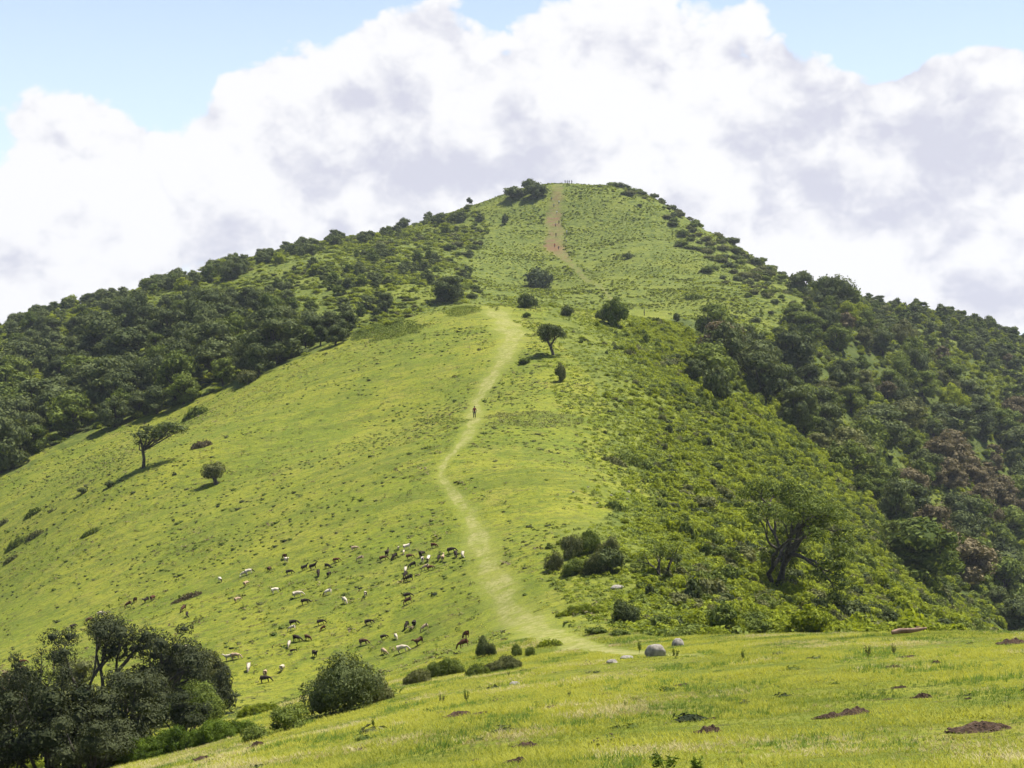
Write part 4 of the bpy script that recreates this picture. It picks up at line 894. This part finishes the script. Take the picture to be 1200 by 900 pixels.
# px, py(feet), coat, heading (0 right, 90 away, 180 left, 270 towards us), what singles it out
FLOCK = [
 (416.5,645,'t',0,'topmost left animal of the main flock, alone above the crowd'),(423,657,'t',185,'left of the crowd, below the topmost left animal'),(450,657,'b',10,'low one at the left border of the crowd'),
 (454,651,'k',80,'tail towards us at the left border of the crowd'),(463,655,'k',230,'left of the white pair in the crowd'),(467,644,'w',90,'small, at the top of the crowd'),(473,649,'w',270,'below the small topmost white one'),
 (478,644,'p',5,'top of the crowd'),(481,655,'b',0,'middle of the crowd under the white with dark head'),(495,652,'k',60,'right of the crowd centre, upper of two'),(495,659,'p',280,'right of the crowd centre, lower of two'),
 (502,658,'p',260,'just right of the crowd centre'),(509,642,'r',330,'alone above the right half of the crowd'),(514,657,'k',265,'left of a touching pair at the right of the crowd'),(519,657,'t',80,'right of a touching pair at the right of the crowd'),
 (530,648,'k',0,'upper left of the three animals nearest the path'),(534,653,'k',280,'middle of the three animals nearest the path'),(542,653,'w',265,'right one of the three animals nearest the path'),(484,665,'k',200,'below the crowd, left of the overlapping pair'),
 (500,667.5,'t',180,'left of the overlapping pair below the crowd'),(505.5,668,'b',0,'right of the overlapping pair below the crowd'),(475,671,'w',270,'top of the short column below the crowd'),(475,677,'k',250,'middle of the short column below the crowd'),
 (480,681,'k',190,'foot of the short column below the crowd'),(428,699,'w',100,'alone left of the crowd on the middle slope'),(404,707,'w',300,'alone above the black one on the middle slope'),(479,701,'k',0,'upper of the stacked pair left of the path'),
 (479,707.5,'b',185,'lower of the stacked pair left of the path'),(286,675,'w',180,'left of the white pair high on the left'),(293,672.5,'p',0,'right of the white pair high on the left'),(258,682,'p',300,'leftmost of the upper scatter'),
 (289,686,'t',60,'below the white pair high on the left'),(316,669,'b',75,'right of the white pair high on the left'),(333,655,'r',120,'highest one of the left scatter'),(335.5,660,'w',300,'just under the highest one of the left scatter'),
 (340,673,'k',0,'left of the line of black animals'),(358,668,'k',10,'first of the line of four black animals'),(368,667,'k',0,'second of the line of four black animals'),(384,666,'k',320,'third of the line of four black animals'),
 (395,659,'r',0,'at the right above the line of black animals'),(373,675,'k',280,'left one of two under the line of black animals'),(386,675,'k',70,'right one of two under the line of black animals'),(279,705,'t',45,'alone under the upper left scatter'),
 (324,695,'p',0,'left of the larger black one on the middle slope'),(350,700,'w',10,'touching the larger black one on the middle slope'),(358.5,708,'k',0,'larger one touching a white one on the middle slope'),(385,697,'p',190,'right of the larger black one on the middle slope'),
 (345,733,'k',0,'behind the white one in the stacked pair low on the slope'),(343,739,'w',180,'in front of the black one in the stacked pair low on the slope'),(377,732,'k',5,'right of the stacked pair low on the slope'),(379,738.5,'r',200,'small one right under a black one low on the slope'),
 (348,752,'k',325,'under the stacked pair low on the slope'),(361,750.5,'b',320,'right one of two under the stacked pair'),(338.6,758,'w',270,'facing us under the stacked pair'),(344,765,'k',10,'small one lying low under the white facing one'),
 (369,770,'k',300,'just above the big round bush at its left'),(433,732,'k',355,'alone in the middle of the lower slope'),(476.6,736,'k',250,'left of the black pair on the lower slope'),(485.6,734,'k',85,'right of the black pair on the lower slope'),
 (499,738,'t',200,'right of the black pair on the lower slope'),(451,749,'k',0,'left of the small white one on the lower slope'),(464,749,'w',290,'small one between black animals on the lower slope'),(427,756,'b',340,'above the big round bush, head down right'),
 (450,767,'t',300,'nearest above the right lobe of the big round bush'),(473,764.5,'w',350,'largest one on the lower slope'),(492,755.5,'b',215,'right of the largest white one'),(546,748,'r',120,'upper of the two beside the upright dark bush'),
 (544,759,'r',185,'lower of the two beside the upright dark bush'),(331,786,'w',80,'alone left of the big round bush'),(208,760,'b',5,'left of the pair right of the bent tree'),(220,762,'w',190,'right of the pair right of the bent tree'),
 (268.6,774,'w',180,'left of the white and tan pair low on the slope'),(277,772.5,'t',350,'right of the white and tan pair low on the slope'),(291,786,'w',275,'facing us below the white and tan pair'),(311,792,'t',90,'behind the large black one at the foot of the slope'),
 (311.6,800,'k',0,'large one at the foot of the slope above the yellow bush'),(215,716,'b',250,'upper of the pair above the bent tree at its right'),(219,723,'k',280,'lower of the pair above the bent tree at its right'),(151.5,711,'b',200,'first of the four in line above the bent tree'),
 (158,706,'b',120,'second of the four in line above the bent tree'),(172,706,'k',240,'third of the four in line above the bent tree'),(180,703,'r',60,'fourth of the four in line above the bent tree'),(119.5,722,'w',0,'alone just above the bent tree crown'),
 (105.7,729,'b',5,'left of the white one above the bent tree crown'),(87,736,'k',50,'further left above the bent tree crown'),(7,793,'k',180,'nearest the left side of the picture'),(21,784,'k',200,'left of the red brown pair at the far left'),
 (27.5,779,'r',20,'upper of the red brown pair at the far left'),(28,786,'r',0,'lower of the red brown pair at the far left'),(64.6,769,'k',260,'seen just above the thin upright tree'),(27,793,'w',0,'partly behind the thicket at the far left'),
]
rs = random.Random(4)
for px_, py_, ct, hd, note in FLOCK:
    p = at(px_, py_); k = 0 if rs.random() < .72 else (2 if rs.random() < .6 else 1)
    o = link('sheep', SHP[k], COAT[ct][1], None, (p[0], p[1], p[2]-.01)); s = rs.uniform(.68, .84)*(1.12 if 'larg' in note else (.72 if 'small' in note else 1)); o.scale = (s, s, s)
    e = .3; gxn = float(H(p[0]+e, p[1])-H(p[0]-e, p[1]))/(2*e); a = math.radians(hd); cx_ = math.cos(a); sy_ = math.sin(a)
    gyn = float(H(p[0], p[1]+e)-H(p[0], p[1]-e))/(2*e)
    o.rotation_euler = (0, -math.atan(gxn*cx_+gyn*sy_), a)
    lab = f'{COAT[ct][0]} sheep, {note}'; tag(o, ' '.join(lab.split()[:16]), 'sheep', 'sheep grazing on the meadow')

# people: feet at the origin, facing -Y
def person_parts(walk=0.12, bend=0.0, arms=.06):
    hipz = .92; top = 1.42
    f = lambda z: -bend*max(0, z-hipz)
    V = [(0,f(hipz),hipz),(0,f(1.1),1.1),(0,f(1.3),1.3),(0,f(top),top),(0,f(1.5)-.01,1.5),(0,f(1.6)-.02,1.585),(0,f(1.7)-.02,1.68)]
    R = [(.14,.105),(.125,.095),(.155,.105),(.085,.07),.052,(.075,.09),(.062,.075)]; E = [(i_, i_+1) for i_ in range(6)]; n = 7
    for s in (-1, 1):
        st = walk*s
        V += [(.10*s,0,.84),(.105*s,-st*.6-.01,.48),(.11*s,-st*1.0+.02,.09),(.12*s,-st-.13,.03)]; R += [.082,.055,.038,.03]; E += [(0,n),(n,n+1),(n+1,n+2),(n+2,n+3)]; n += 4
        V += [(.19*s,f(1.38),1.37),(.235*s+arms*s*.5,f(1.12)+.03+st*.4,1.11),(.25*s+arms*s,f(.9)-.05+st*.8,.88),(.25*s+arms*s,f(.82)-.07+st*.9,.79)]; R += [.055,.042,.032,.028]; E += [(3,n),(n,n+1),(n+1,n+2),(n+2,n+3)]; n += 4
    body = skin('person', V, E, R, 0, 2)
    infl = lambda r, k: (r[0]+k, r[1]+k) if isinstance(r, tuple) else r+k
    iv = [0,1,2,3,11,12,19,20]; mpv = {v: i_ for i_, v in enumerate(iv)}
    shirt = skin('shirt', [V[i_] for i_ in iv], [(mpv[a], mpv[b]) for a, b in E if a in mpv and b in mpv], [infl(R[i_], .022) for i_ in iv], 1, 2)
    iv = [0,7,8,9,15,16,17]; mpv = {v: i_ for i_, v in enumerate(iv)}
    tro = skin('trousers', [V[i_] for i_ in iv], [(mpv[a], mpv[b]) for a, b in E if a in mpv and b in mpv], [infl(R[i_], .02) for i_ in iv], 0, 2)
    hx = V[5]; hair = MB(); v, t3 = ICO2; hv = v*[.088, .105, .105]+[0, hx[1]+.012, 1.66]; hair.add(hv, T=t3)
    return body, shirt, tro, hair.mesh('hair', True)
POSE = [person_parts(.06, 0), person_parts(.22, .22), person_parts(.16, .1, .12)]
SKIN = plainmat('skin', (.10, .05, .03), (.14, .075, .045), 3, .6, .05); HAIR = plainmat('hair', (.01, .008, .007), (.02, .015, .012), 9, .8, .1)
CL = {n_: plainmat('cloth_'+n_, c_, [min(1, v*1.25) for v in c_], 6, .9, .2, .01) for n_, c_ in dict(dark_red=(.13, .02, .025), navy=(.02, .025, .05), white=(.7, .69, .66), black=(.015, .015, .016), grey=(.18, .18, .19), teal=(.05, .14, .15), red=(.35, .04, .03), khaki=(.25, .21, .13)).items()}
def person(px, py, pose, sh_, tr_, rz, label, group=None):
    p = at(px, py); e = bpy.data.objects.new('person', None); C.objects.link(e); e.location = (p[0], p[1], p[2]+.0); e.rotation_euler = (0, 0, math.radians(rz))
    b = POSE[pose]; bo = link('body', b[0], SKIN, e)
    link('shirt', b[1], CL[sh_], e); link('trousers', b[2], CL[tr_], e); link('hair', b[3], HAIR, e)
    tag(e, label, 'person', group)
person(556, 490, 0, 'dark_red', 'black', 200, 'person in dark red top standing on the path on the knoll slope')
G2 = 'hikers climbing the eroded track'; G3 = 'people standing on the summit'
for a in [(646,235,1,'teal','navy',180,'hiker in teal, uppermost left on the eroded track'),(655,239,1,'white','navy',190,'hiker in white, uppermost right on the eroded track'),(649,243,2,'grey','black',170,'hiker in grey below the uppermost pair on the track'),
          (652.5,251,1,'white','khaki',180,'hiker in bright white halfway up the eroded track'),(655,262.5,2,'black','navy',0,'hiker in black below the bright white one'),(651,266,1,'grey','black',180,'hiker in pale grey in the middle of the track'),
          (651.5,277.5,2,'black','black',180,'hiker in black alone on the lower track'),(664,274,2,'white','grey',185,'hiker in white on the right of the lower track'),(662,281,1,'khaki','black',170,'hiker in khaki on the right of the lower track'),
          (663.5,285,1,'grey','navy',200,'lowest hiker on the right of the lower track'),(650,290,2,'red','navy',180,'hiker in red at the red earth scar'),(654.5,293,1,'navy','black',150,'lowest hiker beside the red earth scar'),(755,370,0,'black','black',90,'person in black crossing the saddle lawn')]:
    person(*a, G2 if a[0] < 700 else None)
for a in [(662.3,213.6,0,'black','navy',180,'first person from the left standing on the summit'),(664.8,213.6,0,'grey','black',160,'second person from the left standing on the summit'),(667,213.6,2,'navy','black',30,'third person from the left standing on the summit'),(670,213.7,0,'black','black',200,'fourth person from the left standing on the summit')]:
    # stand on the crest, not on the nearer face
    person(*a, G3)

# ------------------------------------------------------------------ stones, soil mounds, log
def stone(seed, flat=.6):
    V, T = ICO3; r_ = np.random.default_rng(seed); o = r_.uniform(0, 50, 3)
    V = V*(.75+.45*noise3(V*1.3+o, 2)+.10*noise3(V*4+o, 3)+.04*noise3(V*11+o, 6))[:, None]
    for k in range(5):
        d = nrm(r_.normal(0, 1, 3)); c = r_.uniform(.6, .85); s = V@d; V = V-np.outer(np.maximum(0, s-c), d)*.85
    V = V*[1, .8, flat]; V[:, 2] += .12; m = MB(); m.add(V, T=T); return m.mesh('boulder', True)
ST = [stone(s, f) for s, f in ((1, .62), (2, .6), (3, .5), (4, .55))]
def put(me, name, px, py, w, h, mat, label, cat, group=None, zoff=0., hm=1., dp=1.):
    p = at(px, py); s = p[1]/F; o = link(name, me, mat, None, (p[0], p[1], p[2]+zoff)); o.scale = (w*s/2, w*s/2*dp, h*s/hm); o.rotation_euler = (0, 0, rng.uniform(-.5, .5)); tag(o, label, cat, group); return o
for k, a in enumerate([(770,769,26,15,'largest pale boulder at the end of the path'),(794,757,16,10,'pale boulder right behind the largest boulder'),(735,773,17,8,'grey boulder left of the largest boulder'),(718,777,13,5,'flat grey boulder leftmost of the boulders'),
                       (723,690,18,5,'dark flat rock in the grass below the grey thicket'),(603,803,15,5,'pale flat rock in the grass right of the olive bush'),(664,274,5,4,'small pale rock beside the hikers on the cone') ,(716,280,6,5,'small pale rock on the right of the cone')][:6]):
    put(ST[k % 4], 'boulder', *a[:4], M['rock'], a[4], 'boulder', 'boulders on the grass', 0, .85)
for k, (a, b, c) in enumerate([(672,577,3),(697,575,3),(716,581,4),(737,577,4),(700,590,3),(764,590,4),(689,571,3),(735,585,3)]):
    put(ST[k % 4], 'stone', a, b, c, c*.6, M['rock'], 'small white stone on the grass above the grey thicket', 'stone', 'white stones above the thicket', 0, .85)
def mound(seed):
    r_ = np.random.default_rng(seed); m = MB(); o = r_.uniform(0, 50, 2); nr, ns = 14, 40
    rr, tt = np.meshgrid(np.linspace(0, 1.05, nr), np.arange(ns)*2*math.pi/ns, indexing='ij'); wob = 1+.5*fbm(np.cos(tt)*1.3+o[0], np.sin(tt)*1.3+o[1], 1., 3, seed)
    X = rr*np.cos(tt)*wob; Y = rr*np.sin(tt)*wob*.6; b = np.clip(1-rr**2, 0, 1)
    Z = b*(.30+.55*fbm(X+o[0], Y+o[1], .5, 3, 7)+.3*fbm(X, Y, .16, 2, 8))*1.1+b**.5*.12-.05*(rr > .98)
    Q = [[i_*ns+j_, i_*ns+(j_+1) % ns, (i_+1)*ns+(j_+1) % ns, (i_+1)*ns+j_] for i_ in range(nr-1) for j_ in range(ns)]
    m.add(np.c_[X.ravel(), Y.ravel(), Z.ravel()], Q=np.array(Q)[:, ::-1]); v, t = ICO1
    for k in range(170):
        a = r_.uniform(0, 6.28); r = r_.uniform(.05, 1.25)**.8; s = r_.uniform(.02, .085)
        m.add(v*s*(1+.8*(r_.random((len(v), 1))-.5))+[math.cos(a)*r, math.sin(a)*r*.6, max(0, .42*(1-r*r))+r_.uniform(-.02, .06)], T=t)
    return m.mesh('soil_mound')
MO = [mound(s) for s in range(4)]
MND = [(1157,856,70,14,'largest dark earth mound near the right side'),(1125,858,30,10,'small earth mound joined to the largest one at its left'),(1005,836,44,10,'right half of the long earth mound'),(972,841,36,9,'left half of the long earth mound'),(1082,818,24,9,'peaked earth mound right of the long one'),
 (1047,782,22,5,'earth mound upslope between the two weeds'),(1098,777,14,5,'small earth mound upslope at the right'),(1066,770,24,4,'thin earth mound below the fallen log'),(1042,820,20,3,'thin earth mound between the long one and the peaked one'),(1056,806,20,5,'grassy earth mound above the long one'),(1190,754,36,8,'earth mound by the right side near the crest'),
 (1014,804,8,3,'tiny earth mound in the middle of the right slope'),(917,831,10,3,'tiny earth mound left of the long one'),(1135,819,12,4,'tiny earth mound above the largest one'),(834,858,34,11,'crumbly earth mound in the middle foreground'),(834,843,18,5,'small mound just above the crumbly one'),
 (540,838,34,7,'earth mound left of centre foreground, left half'),(565,836,26,4,'earth mound left of centre foreground, right half'),(620,875,34,8,'earth mound near the bottom centre'),(605,894,34,10,'lowest earth mound at the bottom centre'),(560,891,20,4,'flat mound left of the lowest one'),
 (710,814,24,4,'thin mound on the middle slope'),(648,829,20,4,'faint thin mound left on the middle slope'),(800,803,22,4,'thin mound below the largest boulder'),(302,875,20,9,'earth mound right of the bright corner bushes'),(425,878,15,5,'small mound below the big round bush'),(240,890,26,6,'mound in front of the bright corner bushes')]
for k, a in enumerate(MND): put(MO[k % 4], 'soil_mound', a[0], a[1], a[2]*1.05, a[3]*.72, M['soil'], a[4], 'soil mound', 'earth mounds on the near slope', -.03, .62)
lg = MB(); tube(lg, [(-1.1, 0, .05), (-.6, .06, .12), (0, 0, .14), (.55, -.05, .2), (1.05, .02, .26)], [.10, .13, .12, .09, .05], 9); tube(lg, [(.2, 0, .15), (.5, .15, .3), (.75, .2, .33)], [.05, .035, .015], 6)
tube(lg, [(-1.12, 0, .05), (-1.1, 0, .05)], [.02, .10], 9)
p = at(1066, 745); o = link('fallen_log', lg.mesh('fallen_log', True), M['wood'], None, (p[0], p[1], p[2]+.10)); s = 42*p[1]/F/2.2; o.scale = (s, s, s*1.3); tag(o, 'pale reddish fallen log lying on the crest of the near slope', 'log')
# weeds that stand up out of the near grass
def weed_t(seed):
    r_ = np.random.default_rng(seed); m = MB()
    for k in range(5):
        a = r_.uniform(0, 6.28); l = r_.uniform(.1, .3); h_ = r_.uniform(.6, 1.); pts = [(0, 0, -.03), (math.cos(a)*l*.4, math.sin(a)*l*.4, h_*.5), (math.cos(a)*l, math.sin(a)*l, h_)]
        tube(m, pts, [.012, .009, .004], 4)
        P = np.array([np.array(pts[1])*(1-u)+np.array(pts[2])*u for u in r_.random(26)])*[1, 1, 1]; P[:, 2] *= r_.uniform(.5, 1, 26)
        V, Q = leaves(P+r_.normal(0, .03, P.shape), r_.normal(0, 1, P.shape)+[0, 0, .4], .07, r_, .35); m.add(V, Q=Q, t=r_.uniform(.2, .8, len(V)))
    return m.mesh('weed')
WD = [weed_t(s) for s in range(4)]
for k, (a, b, h_, mt, lb) in enumerate([(547,823,17,'leaf_mid','upright weed on the near slope left of centre'),(518,824,14,'leaf_olive','greyish weed left of the upright weed'),(437,853,13,'leaf_mid','dark small weed below the big round bush'),(1017,771,18,'leaf_olive','taller weed left of the earth mound upslope'),
        (1048,767,14,'leaf_olive','weed just left of the fallen log shadow'),(792,772,16,'leaf_mid','weed right of the largest boulder'),(749,765,16,'leaf_mid','weed between the boulders'),(596,793,8,'leaf_mid','tiny weed right of the olive bush'),(733,828,8,'leaf_mid','small weed in the centre of the near slope'),
        (1183,832,8,'leaf_mid','small weed right above the largest earth mound'),(870,774,14,'leaf_mid','weed right of the boulders'),(667,817,10,'leaf_olive','thin weed on the slope below the path bend'),(870,897,9,'leaf_mid','weed at the bottom right of centre'),(780,905,30,'leaf_vivid','leafy green weed clump at the bottom centre'),(815,908,26,'leaf_vivid','second leafy green weed clump at the bottom centre')]):
    p = at(a, b); s = h_*p[1]/F; o = link('weed', WD[k % 4], M[mt], None, p); o.scale = (s*(2 if h_ > 20 else 1), s*(2 if h_ > 20 else 1), s); tag(o, lb, 'weed', 'weeds on the near slope')

# ------------------------------------------------------------------ grass and small herbs of the meadow
def tuft(seed, n=9, h=.12, wd=.014, r=.12):
    r_ = np.random.default_rng(seed); V = []; T = []
    for k in range(n):
        a = r_.uniform(0, 6.28); q = r_.uniform(0, r); b = np.array([math.cos(a)*q, math.sin(a)*q, -.02]); a2 = r_.uniform(0, 6.28); l = r_.uniform(.4, 1.5)*h
        tip = b+[math.cos(a2)*l, math.sin(a2)*l, h*r_.uniform(.45, 1)]; s = np.array([-math.sin(a2), math.cos(a2), 0])*wd
        i_ = len(V); V += [b-s, b+s, tip]; T.append([i_, i_+1, i_+2])
    return np.array(V), np.zeros((0, 4), int), np.array(T), np.repeat(r_.uniform(.15, .85, n), 3)
TU = [tuft(s) for s in range(8)]
TUf = [tuft(20+s, 6, .11, .03, .18) for s in range(6)]
def f_m(px, py, x, y): return ((px > -60) & (px < 1260) & (py < 960)).astype(float)
x, y, z, px, py = scatter(-40, 40, 18, 100, .19, f_m, .3, .02)
mk = masks(x, y, z); s = (mk[0] < .5+.4*rg.random(len(x))); x, y, z = x[s], y[s], z[s]; nn_ = fbm(x, y, 2.5, 3, 5); n5 = fbm(x, y, 9, 2, 6)
sz = np.clip(1+nn_*.9, .35, 1.8)
it = np.c_[rg.integers(0, 8, len(x)), x, y, z, sz, sz*rg.uniform(.6, 1.3, len(x)), rg.uniform(0, 6.28, len(x)), np.clip(nn_*.8+n5*.6+rg.uniform(-.15, .15, len(x)), -.5, .5)]
dn = fbm(x, y, 3.5, 4, 67)+rg.uniform(-.35, .35, len(x)); ln = fbm(x, y, 2.2, 4, 68)+rg.uniform(-.3, .3, len(x))
g_k = np.where(dn > .36, 1, np.where(ln > .34, 2, 0)); it[g_k == 2, 5] *= 1.5
for q, (mt, lb) in enumerate([('grass', 'short yellow green grass on the near slope'), ('dry_grass', 'straw coloured dry grass on the near slope'), ('lush_grass', 'taller dark green grass tufts on the near slope')]):
    o = link('grass', merge(it[g_k == q], TU, 'grass'), M[mt]); tag(o, lb, 'grass', kind='stuff')
def f_m2(px, py, x, y):
    m_ = masks(x, y, H(x, y)); return (px > -60)*(px < 1260)*(m_[4] < .5)*(m_[0] < .35)*np.clip(.6+fbm(x, y, 6, 3, 19)*1.5, .05, 1)
x, y, z, px, py = scatter(-110, 70, 95, 330, .8, f_m2, .3, .02); nn_ = fbm(x, y, 5, 3, 5); sz = rg.uniform(.7, 1.7, len(x))
it = np.c_[rg.integers(0, 6, len(x)), x, y, z, sz, sz*.8, rg.uniform(0, 6.28, len(x)), np.clip(nn_*.6+fbm(x, y, 1.6, 2, 66)*.5+rg.uniform(-.2, .2, len(x))-.1, -.6, .5)]
o = link('grass', merge(it, TUf, 'grass'), M['grass']); tag(o, 'short yellow green grass on the sheep meadow', 'grass', kind='stuff')
HW = [herb_t(60+s, .13, 10) for s in range(6)]; HWn = [herb_t(160+s, .05, 26) for s in range(6)]
def f_w(px, py, x, y):
    m_ = masks(x, y, H(x, y)); n1 = fbm(x, y, 11, 3, 23)+.5*fbm(x, y, 3, 2, 24)
    return (px > -40)*(px < 1240)*(m_[4] < .6)*(m_[0] < .3)*np.clip(.30+n1*1.2, .05, .95)*np.where(y < 95, .35, 1)
x, y, z, px, py = scatter(-110, 80, 30, 332, .78, f_w, .3, .02); sz = rg.uniform(.3, .9, len(x))*np.where(rg.random(len(x)) < .06, 1.9, 1)
for nr_, arr in ((True, HWn), (False, HW)):
    for mt, q, lb in (('leaf_mid', 0, 'little dark green herbs dotted over the '), ('leaf_brown', 1, 'little brownish dry herbs dotted over the ')):
        s = ((y < 98) == nr_) & ((rg.random(len(x)) < .6) == (q == 0))
        stuff('meadow_herbs', lb+('near slope' if nr_ else 'sheep meadow'), 'herbs', mt, x[s], y[s], z[s]-.03, sz[s]*(.6 if nr_ else 1), sz[s]*(.45 if nr_ else .7), arr, .2)
# dark tussocks grazed into hummocks all over the meadow
def tussock(seed):
    r_ = np.random.default_rng(seed); mb = MB(); n = 30; d = nrm(r_.normal(0, 1, (n, 3))); d[:, 2] = abs(d[:, 2])
    V, Q = leaves(d*np.array([.5, .5, .3])*r_.uniform(.4, 1.1, (n, 1)), d+[0, 0, .4], .13, r_, .4); mb.add(V, Q=Q, t=np.repeat(r_.uniform(.1, .7, n), 4)); v, t = ICO1; mb.add(v*[.4, .35, .2], T=t, t=.1); return mb.arr()
TS = [tussock(700+q) for q in range(6)]
def f_t(px, py, x, y):
    m_ = masks(x, y, H(x, y)); n1 = fbm(x, y, 16, 3, 123)+.6*fbm(x, y, 4, 2, 124)
    return (px > -40)*(px < 1240)*(m_[4] < .6)*(m_[0] < .25)*np.clip(.2+n1*2.0, .03, .95)*np.where(y < 95, .25, 1)
x, y, z, px, py = scatter(-110, 80, 40, 332, 1.25, f_t, .3, .02); sz = rg.uniform(.3, .8, len(x))*np.where(rg.random(len(x)) < .07, 1.7, 1); r = rg.random(len(x))
for lo_, hi_, mt, lb in ((0, .5, 'leaf_mid', 'small green tussocks scattered over the meadow'), (.5, .8, 'leaf_olive', 'small olive tussocks scattered over the meadow'), (.8, 1.1, 'leaf_thicket', 'small dark tussocks scattered over the meadow')):
    s = (r >= lo_) & (r < hi_); stuff('tussocks', lb, 'tussocks', mt, x[s], y[s], z[s]-.03, sz[s], sz[s]*.8, TS, .2)
# two patches of bracken on the knoll and a pale herb patch beside the path
for nm, a, b, rx, ry, mt, lb, hh in [('bracken', 460, 388, 44, 11, 'leaf_mid', 'long patch of dark bracken on the left of the knoll', 1.), ('bracken', 541, 375, 21, 5, 'leaf_mid', 'small patch of bracken by the path on the knoll top', .9), ('herb_patch', 625, 492, 56, 9, 'leaf_olive', 'pale leafy herb patch right of the standing person', .5), ('herb_patch', 520, 493, 30, 4, 'leaf_mid', 'thin herb patch left of the standing person', .4), ('herb_patch', 560, 690, 0, 0, 'leaf_mid', '', .5)][:4]:
    f_ = lambda px, py, x, y: ((((px-a)/rx)**2+((py-b-(460-px)*.12*(nm == 'bracken'))/ry)**2+fbm(x, y, 4, 3, 7)*.8) < 1)*(y < 330)
    x, y, z, px, py = scatter(-60, 40, 150, 330, .55, f_, .5, .05); sz = rg.uniform(.6, 1.1, len(x))
    stuff(nm, lb, 'bracken' if nm == 'bracken' else 'herbs', mt, x, y, z-.05, sz, sz*hh*1.3, HW, .25)
bpy.data.orphans_purge(do_recursive=True)
def haze_box(dens, col=(.80,.86,1.0)):
    x0,x1,y0,y1,z0,z1 = -950.,950.,-300.,1400.,-320.,125.
    V=[(x,y,z) for z in (z0,z1) for y in (y0,y1) for x in (x0,x1)]
    Fc=[(0,2,3,1),(4,5,7,6),(0,1,5,4),(2,6,7,3),(0,4,6,2),(1,3,7,5)]
    me=bpy.data.meshes.new('haze'); me.from_pydata(V,[],Fc)
    m=bpy.data.materials.new('haze'); m.use_nodes=True; n_=m.node_tree; n_.nodes.clear()
    o_=n_.nodes.new('ShaderNodeOutputMaterial'); v_=n_.nodes.new('ShaderNodeVolumePrincipled'); v_.inputs['Density'].default_value=dens; v_.inputs['Color'].default_value=(*col,1); v_.inputs['Anisotropy'].default_value=.3
    n_.links.new(v_.outputs[0],o_.inputs['Volume']); me.materials.append(m)
    o=bpy.data.objects.new('haze',me); C.objects.link(o); o['kind']='stuff'; o['label']='thin pale air between the camera and the far summit'; o['category']='haze'
haze_box(.000085)
sc.cycles.volume_bounces=0
